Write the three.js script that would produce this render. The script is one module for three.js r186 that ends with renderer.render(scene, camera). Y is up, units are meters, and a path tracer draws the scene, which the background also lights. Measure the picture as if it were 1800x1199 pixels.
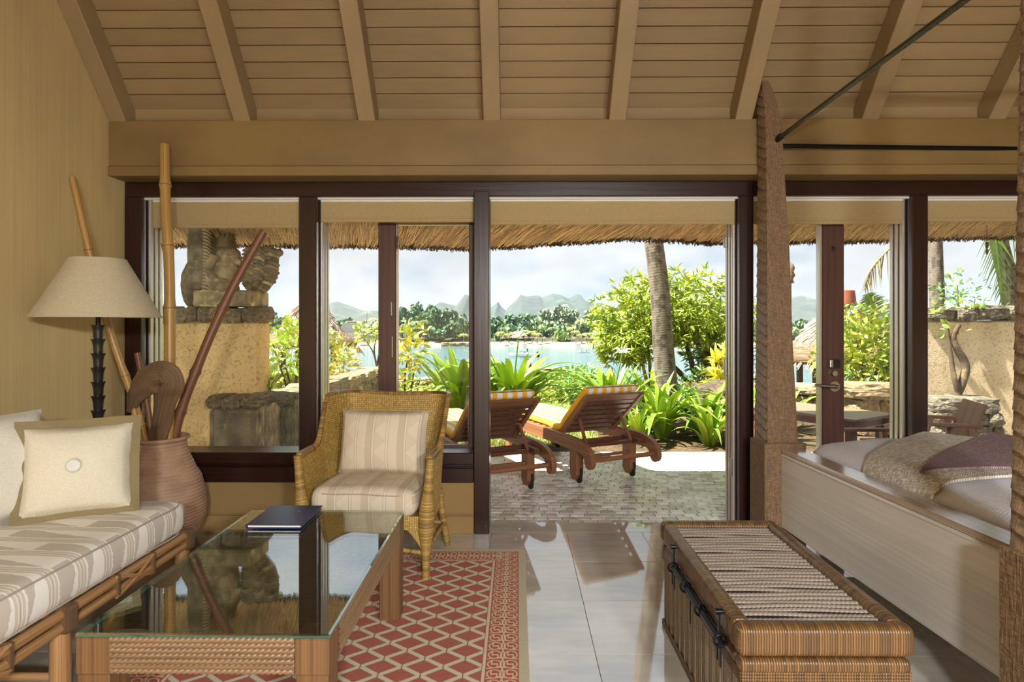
import * as THREE from 'three';
import { RoundedBoxGeometry } from 'three/addons/geometries/RoundedBoxGeometry.js';
import { mergeGeometries } from 'three/addons/utils/BufferGeometryUtils.js';
import { ImprovedNoise } from 'three/addons/math/ImprovedNoise.js';

// ---------- camera, sky, sun, exposure ----------
const scene = new THREE.Scene();
const camera = new THREE.PerspectiveCamera(2 * Math.atan(599.5 / 1050) * 180 / Math.PI, 1800 / 1199, 0.05, 9000);
camera.position.set(0, 1.35, 0);
camera.rotation.y = 0.0086;
camera.setViewOffset(1800, 1199, 0, 30.5, 1800, 1199);     // shift lens: verticals stay upright
const renderer = new THREE.WebGLRenderer({ antialias: true });
renderer.toneMapping = THREE.LinearToneMapping;
renderer.toneMappingExposure = 1.54;
renderer.shadowMap.enabled = true;
const SKY = 0.66, SUN = 15, UNSEEN_LAMP = 31;
scene.fog = new THREE.FogExp2('#c4d8ee', 0.00008);            // sea haze over the bay
const noise3 = new ImprovedNoise();
const fbm3 = (x, y, z, o = 4) => { let s = 0, a = 0.5; for (let i = 0; i < o; i++) { s += a * noise3.noise(x, y, z); x *= 2.03; y *= 2.03; z *= 2.03; a *= 0.5; } return s; };
{
  const W = 1024, H = 512, d = new Float32Array(W * H * 4);
  for (let j = 0; j < H; j++) for (let i = 0; i < W; i++) {
    const el = ((j + 0.5) / H - 0.5) * Math.PI, az = ((i + 0.5) / W - 0.5) * 2 * Math.PI;
    const x = Math.cos(az) * Math.cos(el), z = Math.sin(az) * Math.cos(el), y = Math.sin(el), o = (j * W + i) * 4;
    const k = 1 / (Math.max(y, 0) + 0.35), n = fbm3(x * k * 4 + 3.1, y * 11, z * k * 4 + 7.7, 5);
    const c = THREE.MathUtils.smoothstep(n, -0.42, 0.10), up = THREE.MathUtils.smoothstep(y, 0.1, 0.9);
    const blue = [0.60 - 0.22 * up, 0.71 - 0.16 * up, 0.80 - 0.06 * up], gray = fbm3(x * k * 7 + 9, y * 16 + 4, z * k * 7, 4);
    for (let q = 0; q < 3; q++) d[o + q] = SKY * THREE.MathUtils.lerp(blue[q], [0.86, 0.885, 0.89][q] + gray * 0.22, c);
    d[o + 3] = 1;
  }
  const t = new THREE.DataTexture(d, W, H, THREE.RGBAFormat, THREE.FloatType);
  t.mapping = THREE.EquirectangularReflectionMapping; t.magFilter = THREE.LinearFilter; t.needsUpdate = true;
  scene.background = t; scene.environment = t;
}
const sun = new THREE.DirectionalLight(new THREE.Color(1, 0.955, 0.87), SUN);
sun.position.set(-21, 34, -3); sun.target.position.set(0, 0, -6); sun.castShadow = true; sun.name = 'sun';
Object.assign(sun.shadow.camera, { left: -40, right: 40, top: 40, bottom: -40, near: 1, far: 160 }); sun.shadow.mapSize.set(4096, 4096);
scene.add(sun, sun.target);

// ---------- helpers ----------
let seed = 7;
const rnd = () => { seed = (seed + 0x6d2b79f5) | 0; let t = Math.imul(seed ^ (seed >>> 15), 1 | seed); t = (t + Math.imul(t ^ (t >>> 7), 61 | t)) ^ t; return ((t ^ (t >>> 14)) >>> 0) / 4294967296; };
const rr = (a, b) => a + (b - a) * rnd();
const V = (x, y, z) => new THREE.Vector3(x, y, z), lerp = THREE.MathUtils.lerp, sstep = THREE.MathUtils.smoothstep, PI = Math.PI;
const used = {};
const numbered = (n) => { const k = used[n] = (used[n] ?? -1) + 1; return k ? n + '_' + String(k).padStart(3, '0') : n; };
function mesh(name, g, m, parent = scene, kind) {
  const o = new THREE.Mesh(Array.isArray(g) ? merge(g) : g, m);
  o.name = parent === scene ? numbered(name) : partName(parent, name); o.castShadow = o.receiveShadow = true; parent.add(o);
  if (kind) o.userData.kind = kind;
  return o;
}
const partName = (p, name) => { const c = (p.__n ??= {}); const k = c[name] = (c[name] ?? -1) + 1; return k ? name + '_' + String(k).padStart(3, '0') : name; };
function thing(name, label, category, pos = [0, 0, 0], turn = 0, group) {
  const o = new THREE.Group(); o.name = numbered(name); o.position.set(...pos); o.rotation.y = turn; scene.add(o);
  return tag(o, label, category, group);
}
function tag(o, label, category, group, kind) { o.userData = { label, category }; if (group) o.userData.group = group; if (kind) o.userData.kind = kind; return o; }
function struct(name, pos = [0, 0, 0]) { const o = new THREE.Group(); o.name = name; o.position.set(...pos); o.userData.kind = 'structure'; scene.add(o); return o; }
function copyOf(src, pos, turn, label, group) {
  const o = src.clone(); o.name = numbered(src.name.replace(/_\d+$/, '')); o.position.set(...pos); o.rotation.y = turn; scene.add(o);
  o.userData = { ...src.userData }; if (label) o.userData.label = label; if (group) o.userData.group = group; return o;
}
function merge(list) {
  const a = list.map((g) => { g = g.index ? g.toNonIndexed() : g; for (const k of Object.keys(g.attributes)) if (!['position', 'normal', 'uv'].includes(k)) g.deleteAttribute(k); if (!g.attributes.uv) g.setAttribute('uv', new THREE.BufferAttribute(new Float32Array(g.attributes.position.count * 2), 2)); if (!g.attributes.normal) g.computeVertexNormals(); return g; });
  return mergeGeometries(a);
}
// box projected uv in metres; grain runs along u
function uvBox(g, along = 'x') {
  g = g.index ? g.toNonIndexed() : g;
  const p = g.attributes.position, uv = new Float32Array(p.count * 2), A = 'xyz'.indexOf(along), a = V(), b = V(), c = V(), n = V();
  for (let i = 0; i < p.count; i += 3) {
    a.fromBufferAttribute(p, i); b.fromBufferAttribute(p, i + 1); c.fromBufferAttribute(p, i + 2);
    n.copy(b).sub(a).cross(c.clone().sub(a));
    const m = [Math.abs(n.x), Math.abs(n.y), Math.abs(n.z)], N = m.indexOf(Math.max(...m));
    let U = A, W = 3 - A - N;
    if (N === A) { U = (A + 1) % 3; W = (A + 2) % 3; }
    for (let k = 0; k < 3; k++) { uv[(i + k) * 2] = p.getComponent(i + k, U); uv[(i + k) * 2 + 1] = p.getComponent(i + k, W); }
  }
  g.setAttribute('uv', new THREE.BufferAttribute(uv, 2)); return g;
}
// chamfered box (44 triangles)
function cb(w, h, d, x = 0, y = 0, z = 0, b = 0.003, along) {
  const e = [w / 2, h / 2, d / 2]; b = Math.min(b, e[0] * 0.9, e[1] * 0.9, e[2] * 0.9);
  const pt = (s, ax) => V(...[0, 1, 2].map((k) => s[k] * (k === ax ? e[k] : e[k] - b)));
  const out = [];
  const tri = (p, q, r) => { const n = q.clone().sub(p).cross(r.clone().sub(p)); const m = p.clone().add(q).add(r); if (n.dot(m) < 0) [q, r] = [r, q]; out.push(p, q, r); };
  const quad = (p, q, r, s) => { tri(p, q, r); tri(p, r, s); };
  for (let a = 0; a < 3; a++) for (const s of [-1, 1]) { const c = [[-1, -1], [1, -1], [1, 1], [-1, 1]].map(([i, j]) => { const v = [0, 0, 0]; v[a] = s; v[(a + 1) % 3] = i; v[(a + 2) % 3] = j; return pt(v, a); }); quad(...c); }
  for (let a = 0; a < 3; a++) { const i = (a + 1) % 3, j = (a + 2) % 3; for (const s of [-1, 1]) for (const t of [-1, 1]) { const f = (q, ax) => { const v = [0, 0, 0]; v[a] = q; v[i] = s; v[j] = t; return pt(v, ax); }; quad(f(-1, i), f(1, i), f(1, j), f(-1, j)); } }
  for (const i of [-1, 1]) for (const j of [-1, 1]) for (const k of [-1, 1]) tri(pt([i, j, k], 0), pt([i, j, k], 1), pt([i, j, k], 2));
  const g = new THREE.BufferGeometry().setFromPoints(out);
  const ax = along ?? 'xyz'[[w, h, d].indexOf(Math.max(w, h, d))];
  uvBox(g, ax); g.computeVertexNormals(); g.translate(x, y, z); return g;
}
const bb = (x0, x1, y0, y1, z0, z1, b, along) => cb(Math.abs(x1 - x0), Math.abs(y1 - y0), Math.abs(z1 - z0), (x0 + x1) / 2, (y0 + y1) / 2, (z0 + z1) / 2, b, along);
// chamfered bar from a to b
function bar(a, b, w, h, bev = 0.003) {
  const d = b.clone().sub(a), g = cb(w, h, d.length(), 0, 0, 0, bev, 'z');
  g.applyMatrix4(new THREE.Matrix4().lookAt(b, a, Math.abs(d.y) > 0.95 * d.length() ? V(1, 0, 0) : V(0, 1, 0)).setPosition(a.clone().add(b).multiplyScalar(0.5))); return g;
}
// tapered tube through points; uv in metres (u along)
function tube(pts, r, rad = 8, seg, cap = true) {
  const curve = pts.length > 2 ? new THREE.CatmullRomCurve3(pts) : new THREE.LineCurve3(...pts); seg ??= pts.length > 2 ? pts.length * 5 : 1;
  const fr = curve.computeFrenetFrames ? curve.computeFrenetFrames(seg) : null, L = curve.getLength(), pos = [], nor = [], uv = [], idx = [];
  const rf = typeof r === 'function' ? r : Array.isArray(r) ? (t) => { const k = t * (r.length - 1), i = Math.min(r.length - 2, Math.floor(k)); return lerp(r[i], r[i + 1], k - i); } : () => r;
  for (let i = 0; i <= seg; i++) {
    const t = i / seg, p = curve.getPoint(t), R = rf(t), N = fr.normals[i], B = fr.binormals[i];
    for (let j = 0; j <= rad; j++) { const a = j / rad * 2 * PI, n = N.clone().multiplyScalar(Math.cos(a)).addScaledVector(B, Math.sin(a)); pos.push(p.x + n.x * R, p.y + n.y * R, p.z + n.z * R); nor.push(n.x, n.y, n.z); uv.push(t * L, j / rad * 2 * PI * Math.max(R, 0.01)); }
  }
  for (let i = 0; i < seg; i++) for (let j = 0; j < rad; j++) { const a = i * (rad + 1) + j, b = a + rad + 1; idx.push(a, a + 1, b, b, a + 1, b + 1); }
  if (cap) for (const e of [0, seg]) { const c = pos.length / 3, p = curve.getPoint(e / seg), T = fr.tangents[e].clone().multiplyScalar(e ? 1 : -1); pos.push(p.x, p.y, p.z); nor.push(T.x, T.y, T.z); uv.push(0, 0); for (let j = 0; j <= rad; j++) { const s = (e * (rad + 1) + j) * 3; pos.push(pos[s], pos[s + 1], pos[s + 2]); nor.push(T.x, T.y, T.z); uv.push(0.01, 0.01); } for (let j = 0; j < rad; j++) e ? idx.push(c, c + 1 + j, c + 2 + j) : idx.push(c, c + 2 + j, c + 1 + j); }
  const g = new THREE.BufferGeometry(); g.setAttribute('position', new THREE.Float32BufferAttribute(pos, 3)); g.setAttribute('normal', new THREE.Float32BufferAttribute(nor, 3)); g.setAttribute('uv', new THREE.Float32BufferAttribute(uv, 2)); g.setIndex(idx);
  return g;
}
// grid surface from f(u, v) -> Vector3
function surf(f, nu, nv, uvf = (u, v) => [u, v], flip = false) {
  const pos = [], uv = [], idx = [];
  for (let j = 0; j <= nv; j++) for (let i = 0; i <= nu; i++) { const p = f(i / nu, j / nv); pos.push(p.x, p.y, p.z); uv.push(...uvf(i / nu, j / nv, p)); }
  for (let j = 0; j < nv; j++) for (let i = 0; i < nu; i++) { const a = j * (nu + 1) + i, b = a + nu + 1; flip ? idx.push(a, b, a + 1, b, b + 1, a + 1) : idx.push(a, a + 1, b, b, a + 1, b + 1); }
  const g = new THREE.BufferGeometry(); g.setAttribute('position', new THREE.Float32BufferAttribute(pos, 3)); g.setAttribute('uv', new THREE.Float32BufferAttribute(uv, 2)); g.setIndex(idx); g.computeVertexNormals(); return g;
}
// sheet with thickness: f gives the mid surface, n(u,v) the offset direction
function sheet(f, nrm, th, nu, nv, uvf) {
  const off = (s) => (u, v) => f(u, v).clone().addScaledVector(nrm(u, v), s * th / 2);
  const A = surf(off(1), nu, nv, uvf), B = surf(off(-1), nu, nv, uvf, true), E = [];
  for (const [a, b] of [[(t) => [t, 0], 1], [(t) => [t, 1], 0], [(t) => [0, t], 0], [(t) => [1, t], 1]]) E.push(surf((t, s) => off(s ? 1 : -1)(...a(t)), b === undefined ? 1 : (a(0)[1] === a(1)[1] ? nu : nv), 1, uvf && ((t, s) => uvf(...a(t), off(0)(...a(t)))), !b));
  return merge([A, B, ...E]);
}
const lathe = (pts, seg = 40) => { const g = new THREE.LatheGeometry(pts.map(([r, y]) => new THREE.Vector2(r, y)), seg); return g; };
const rbox = (w, h, d, r, x = 0, y = 0, z = 0, seg = 4) => { const g = new RoundedBoxGeometry(w, h, d, seg, r); g.translate(x, y, z); return g; };
const ext = (pts, depth, bev = 0.004, holes = []) => { const s = new THREE.Shape(pts.map(([x, y]) => new THREE.Vector2(x, y))); for (const h of holes) s.holes.push(new THREE.Path(h.map(([x, y]) => new THREE.Vector2(x, y)))); return new THREE.ExtrudeGeometry(s, { depth, bevelEnabled: bev > 0, bevelThickness: bev, bevelSize: bev, bevelOffset: -bev, bevelSegments: 1, curveSegments: 10 }); };
// rough stone: rounded box pushed about by noise
function stone(w, h, d, rough = 0.12, sd = 0, det = 5) {
  const g0 = new THREE.BoxGeometry(w, h, d, det, Math.max(2, det - 2), det).toNonIndexed(), p = g0.attributes.position, v = V(), m = Math.min(w, h, d);
  for (let i = 0; i < p.count; i++) {
    v.fromBufferAttribute(p, i); const q = V(v.x / w * 2, v.y / h * 2, v.z / d * 2), k = 1 - 0.06 * (Math.abs(q.x * q.y) ** 3 + Math.abs(q.y * q.z) ** 3 + Math.abs(q.x * q.z) ** 3);
    const f = 9 / Math.max(0.25, m * 3), n = fbm3(v.x * f * 0.4 + sd * 3.7, v.y * f * 0.4 + sd * 1.3, v.z * f * 0.4 + sd, 3);
    v.multiplyScalar(k); v.x += n * rough * m * q.x; v.y += n * rough * m * 1.2 * q.y + fbm3(v.z * 4 + sd, v.x * 4, sd, 2) * rough * m * 0.5; v.z += n * rough * m * q.z; p.setXYZ(i, v.x, v.y, v.z);
  }
  uvBox(g0, 'x'); g0.computeVertexNormals(); return g0;
}
function inst(name, g, m, mats, parent = scene, colors, kind = 'stuff') {
  const o = new THREE.InstancedMesh(g, m, mats.length); mats.forEach((x, i) => { o.setMatrixAt(i, x); if (colors) o.setColorAt(i, colors[i]); });
  o.name = parent === scene ? numbered(name) : partName(parent, name); o.castShadow = o.receiveShadow = true; o.userData.kind = kind; parent.add(o); return o;
}
const M4 = (p, e, s) => new THREE.Matrix4().compose(p, new THREE.Quaternion().setFromEuler(e), s);

// ---------- textures ----------
const hash = (x, y, s) => { let h = Math.imul(x, 374761393) + Math.imul(y, 668265263) + Math.imul(s, 1274126177) | 0; h = Math.imul(h ^ (h >>> 13), 1274126177); return ((h ^ (h >>> 16)) >>> 0) / 4294967296; };
function vn(x, y, px, py, s) {       // periodic value noise
  const ix = Math.floor(x), iy = Math.floor(y), fx = x - ix, fy = y - iy, u = fx * fx * (3 - 2 * fx), v = fy * fy * (3 - 2 * fy), m = (a, p) => ((a % p) + p) % p;
  const a = hash(m(ix, px), m(iy, py), s), b = hash(m(ix + 1, px), m(iy, py), s), c = hash(m(ix, px), m(iy + 1, py), s), d = hash(m(ix + 1, px), m(iy + 1, py), s);
  return lerp(lerp(a, b, u), lerp(c, d, u), v);
}
const fb = (u, v, px, py, s, o = 4) => { let t = 0, a = 0.5, k = 0; for (let i = 0; i < o; i++) { t += a * vn(u * px, v * py, px, py, s + i); k += a; a *= 0.5; px *= 2; py *= 2; } return t / k; };
function tex(w, h, f, srgb = true, rep = [1, 1]) {
  const d = new Uint8Array(w * h * 4);
  for (let y = 0; y < h; y++) for (let x = 0; x < w; x++) { let c = f((x + 0.5) / w, (y + 0.5) / h); if (typeof c === 'number') c = [c, c, c]; const o = (y * w + x) * 4; for (let k = 0; k < 3; k++) d[o + k] = Math.max(0, Math.min(255, c[k] * 255)); d[o + 3] = 255; }
  const t = new THREE.DataTexture(d, w, h); t.wrapS = t.wrapT = THREE.RepeatWrapping; t.magFilter = THREE.LinearFilter; if (srgb) t.colorSpace = THREE.SRGBColorSpace; t.repeat.set(...rep); t.needsUpdate = true; return t;
}
function canvasTex(w, h, draw, rep = [1, 1], srgb = true) {
  const c = document.createElement('canvas'); c.width = w; c.height = h; draw(c.getContext('2d'), w, h);
  const t = new THREE.CanvasTexture(c); t.wrapS = t.wrapT = THREE.RepeatWrapping; t.magFilter = THREE.LinearFilter; if (srgb) t.colorSpace = THREE.SRGBColorSpace; t.repeat.set(...rep); return t;
}
const re = (t, x, y) => { const c = t.clone(); c.repeat.set(x, y); c.needsUpdate = true; return c; };
const T = {};
T.grain = tex(512, 512, (u, v) => { const w = v + 0.02 * fb(u, v, 2, 3, 5, 2); return 0.62 + 0.3 * fb(u, w, 2, 40, 11, 3) + 0.16 * fb(u, w, 3, 130, 17, 2); });
T.rings = tex(512, 512, (u, v) => { const w = fb(u, v, 1, 2, 21, 3) * 5 + v * 8 ; const s = Math.abs(((w % 1) + 1) % 1 - 0.5) * 2; return 0.66 + 0.22 * Math.pow(s, 0.7) + 0.2 * fb(u, v, 4, 160, 23, 2); });
T.mottle = tex(512, 512, (u, v) => 0.8 + 0.24 * fb(u, v, 5, 5, 31, 5));
T.grit = tex(512, 512, (u, v) => { const s = fb(u, v, 70, 70, 41, 2); return 0.88 + 0.1 * fb(u, v, 6, 6, 43, 3) - 0.14 * sstep(s, 0.6, 0.76); });
T.stone = tex(512, 512, (u, v) => { const a = fb(u, v, 4, 4, 51, 5), b = fb(u, v, 10, 10, 53, 4), k = 0.46 + 0.5 * a + 0.28 * (b - 0.5), lich = sstep(fb(u, v, 7, 7, 57, 4), 0.6, 0.72); return [k * lerp(1, 1.25, lich), k * lerp(0.97, 1.27, lich), k * lerp(0.9, 1.08, lich)]; });
T.linen = tex(256, 256, (u, v) => 0.9 + 0.05 * hash(Math.floor(u * 128), Math.floor(v * 32), 3) + 0.05 * hash(Math.floor(u * 32), Math.floor(v * 128), 4));
T.soft = tex(512, 512, (u, v) => 0.84 + 0.1 * fb(u, v, 3, 50, 19, 3) + 0.08 * fb(u, v, 3, 4, 29, 3));
T.marble = tex(1024, 1024, (u, v) => { const a = fb(u, v, 3, 9, 61, 5), b = fb(u + 0.1 * a, v, 6, 22, 63, 4), k = 0.80 + 0.16 * a + 0.10 * (b - 0.5); return [k, k * 0.985, k * (0.945 + 0.04 * a)]; });
T.grass = tex(1024, 512, (u, v) => { const s = fb(u, v, 220, 4, 71, 2) * 0.6 + 0.4 * fb(u, v, 60, 3, 73, 2); return 0.86 + 0.1 * s + 0.06 * fb(u, v, 8, 5, 77, 3); });
T.bark = tex(512, 512, (u, v) => { const r = fb(u, v, 3, 8, 81, 3), ring = Math.pow(Math.abs(Math.sin((u * 17 + 0.8 * r) * PI)), 0.35); return 0.52 + 0.22 * ring * (0.6 + 0.6 * fb(u, v, 20, 16, 83, 4)) + 0.2 * fb(u, v, 6, 6, 85, 4) - 0.22 * sstep(fb(u, v, 7, 9, 87, 3), 0.52, 0.7); });
T.thatch = tex(512, 512, (u, v) => { const n = fb(u, v, 90, 5, 91, 2), m = fb(u, v, 25, 4, 93, 3), k = 0.35 + 0.5 * n + 0.35 * (m - 0.4); return [k * 1.05, k * 0.95, k * 0.8]; });
// basket weave of flat cane
T.weave = tex(512, 512, (u, v) => { const n = 26, x = u * n, y = v * n, i = Math.floor(x), j = Math.floor(y), fx = x - i, fy = y - j, hor = (i + j) % 2, a = hor ? fy : fx, b = hor ? fx : fy, r = Math.sqrt(Math.max(0, 1 - (2 * a - 1) ** 2 * 0.9)) * (0.65 + 0.35 * Math.sin(b * PI)); return (0.4 + 0.56 * r) * (0.88 + 0.2 * hash(i, j, 9)); });
// twisted cords lying in rows along u
T.cord = tex(512, 512, (u, v) => { const n = 16, y = v * n, j = Math.floor(y), fy = y - j, x = u * 24 + (j % 2) * 0.5 + fy * 0.9, fx = x - Math.floor(x), r = Math.sin(fy * PI) ** 0.6, s = Math.sin(fx * PI) ** 0.5; return 0.18 + 0.75 * r * s * (0.8 + 0.25 * hash(j, Math.floor(x), 5)); });
T.cane = tex(512, 256, (u, v) => { const n = 60, x = u * n + 0.3 * fb(u, v, 8, 2, 3, 2), i = Math.floor(x), f = x - i; return (0.4 + 0.52 * Math.sin(f * PI) ** 0.45) * (0.72 + 0.36 * hash(i % n, 0, 13)); });
T.leaf = tex(128, 256, (u, v) => 0.82 + 0.14 * Math.abs(2 * u - 1) + 0.08 * hash(Math.floor(u * 40), 0, 4));
T.wave = tex(512, 512, (u, v) => fb(u, v, 8, 24, 101, 5), false);
T.lump = tex(512, 512, (u, v) => fb(u, v, 10, 10, 111, 5), false);
T.quilt = tex(256, 256, (u, v) => 0.5 + 0.5 * Math.abs(Math.sin(u * 16 * PI) * Math.sin(v * 16 * PI)) ** 0.6, false);
T.knit = tex(512, 512, (u, v) => { const n = 40, x = u * n + Math.abs(((v * n * 0.5) % 1) - 0.5) * 1.2, i = Math.floor(x), j = Math.floor(v * n * 0.5 + (i % 2) * 0.5), f = x - i; return (0.74 + 0.24 * Math.sin(f * PI)) * (0.78 + 0.3 * hash(i, j, 3)); });
T.chisel = tex(512, 512, (u, v) => { const a = fb(u, v, 30, 90, 121, 2), b = fb(u, v, 90, 12, 123, 2); return 0.55 + 0.3 * a + 0.25 * b; });
T.notch = tex(128, 512, (u, v) => { const n = 26, y = v * n + u * 1.0, f = y - Math.floor(y); return 0.5 + 0.42 * sstep(f, 0.02, 0.16) - 0.1 * f + 0.12 * fb(u, v, 6, 60, 131, 2); });
// cushion cloth: bands across, worn triangles between fine double lines (u = along the seat, v = across), one period each
T.ikat = canvasTex(512, 512, (c, w, h) => {
  c.fillStyle = '#e9e3d6'; c.fillRect(0, 0, w, h);
  const per = w / 2, r2 = (i, s) => hash(i, s, 7);
  for (let k = 0; k < 2; k++) {
    const x0 = k * per, wide = per * 0.62;
    c.fillStyle = '#c4b9a9';
    for (let s = 0; s < 80; s++) { const t = s / 80, yy = (k % 2) * 0.45 * h + t * h * 0.94, q = Math.min(1, t * 1.25); for (const o of [-h, 0, h]) c.fillRect(x0 + wide * (1 - q) * 0.9 + (r2(s >> 1, k * 5) - 0.5) * 9 + wide * 0.05, yy + o, wide * q * 0.92, h / 80 + 1); }
    c.fillStyle = '#cdc2b1'; c.fillRect(x0 + per * 0.68, 0, per * 0.26, h);
    c.fillStyle = '#e4dccd'; c.fillRect(x0 + per * 0.74, 0, per * 0.03, h); c.fillRect(x0 + per * 0.85, 0, per * 0.03, h);
    c.fillStyle = '#a79782'; for (const q of [0.665, 0.80, 0.945]) c.fillRect(x0 + per * q, 0, 3, h);
  }
}, [1, 1]);
T.chairCloth = canvasTex(512, 512, (c, w, h) => {
  c.fillStyle = '#cfc1a8'; c.fillRect(0, 0, w, h);
  for (let k = 0; k < 2; k++) { const x0 = k * w / 2; c.fillStyle = '#bfae93'; c.fillRect(x0, 0, w * 0.10, h); c.fillStyle = '#d2c4ac'; c.fillRect(x0 + w * 0.11, 0, w * 0.02, h); c.fillRect(x0 + w * 0.33, 0, w * 0.02, h); c.fillStyle = '#a59378'; for (const q of [0.10, 0.135, 0.32, 0.36]) c.fillRect(x0 + w * q, 0, 3, h); c.fillStyle = '#c8b99f'; for (let j = 0; j < 3; j++) { c.beginPath(); c.moveTo(x0 + w * 0.14, j * h / 3); c.lineTo(x0 + w * 0.32, (j + 0.5) * h / 3); c.lineTo(x0 + w * 0.14, (j + 1) * h / 3); c.fill(); } }
}, [1, 1]);
T.deck = canvasTex(256, 64, (c, w, h) => { c.fillStyle = '#e6e2da'; c.fillRect(0, 0, w, h); c.fillStyle = '#eeb02a'; c.fillRect(0, 0, w * 0.5, h); }, [1, 1]);
function phys(o) {
  const m = new THREE.MeshPhysicalMaterial(); const { c, map, bump, bs, r = 0.6, ...x } = o;
  if (c) Array.isArray(c) ? m.color.setRGB(...c) : m.color.set(c);
  if (map) m.map = map; if (bump) { m.bumpMap = bump; m.bumpScale = bs ?? 0.002; } m.roughness = r; Object.assign(m, x); return m;
}
const sub = (n, o) => { const m = phys(o); m.name = n; return m; };
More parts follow.
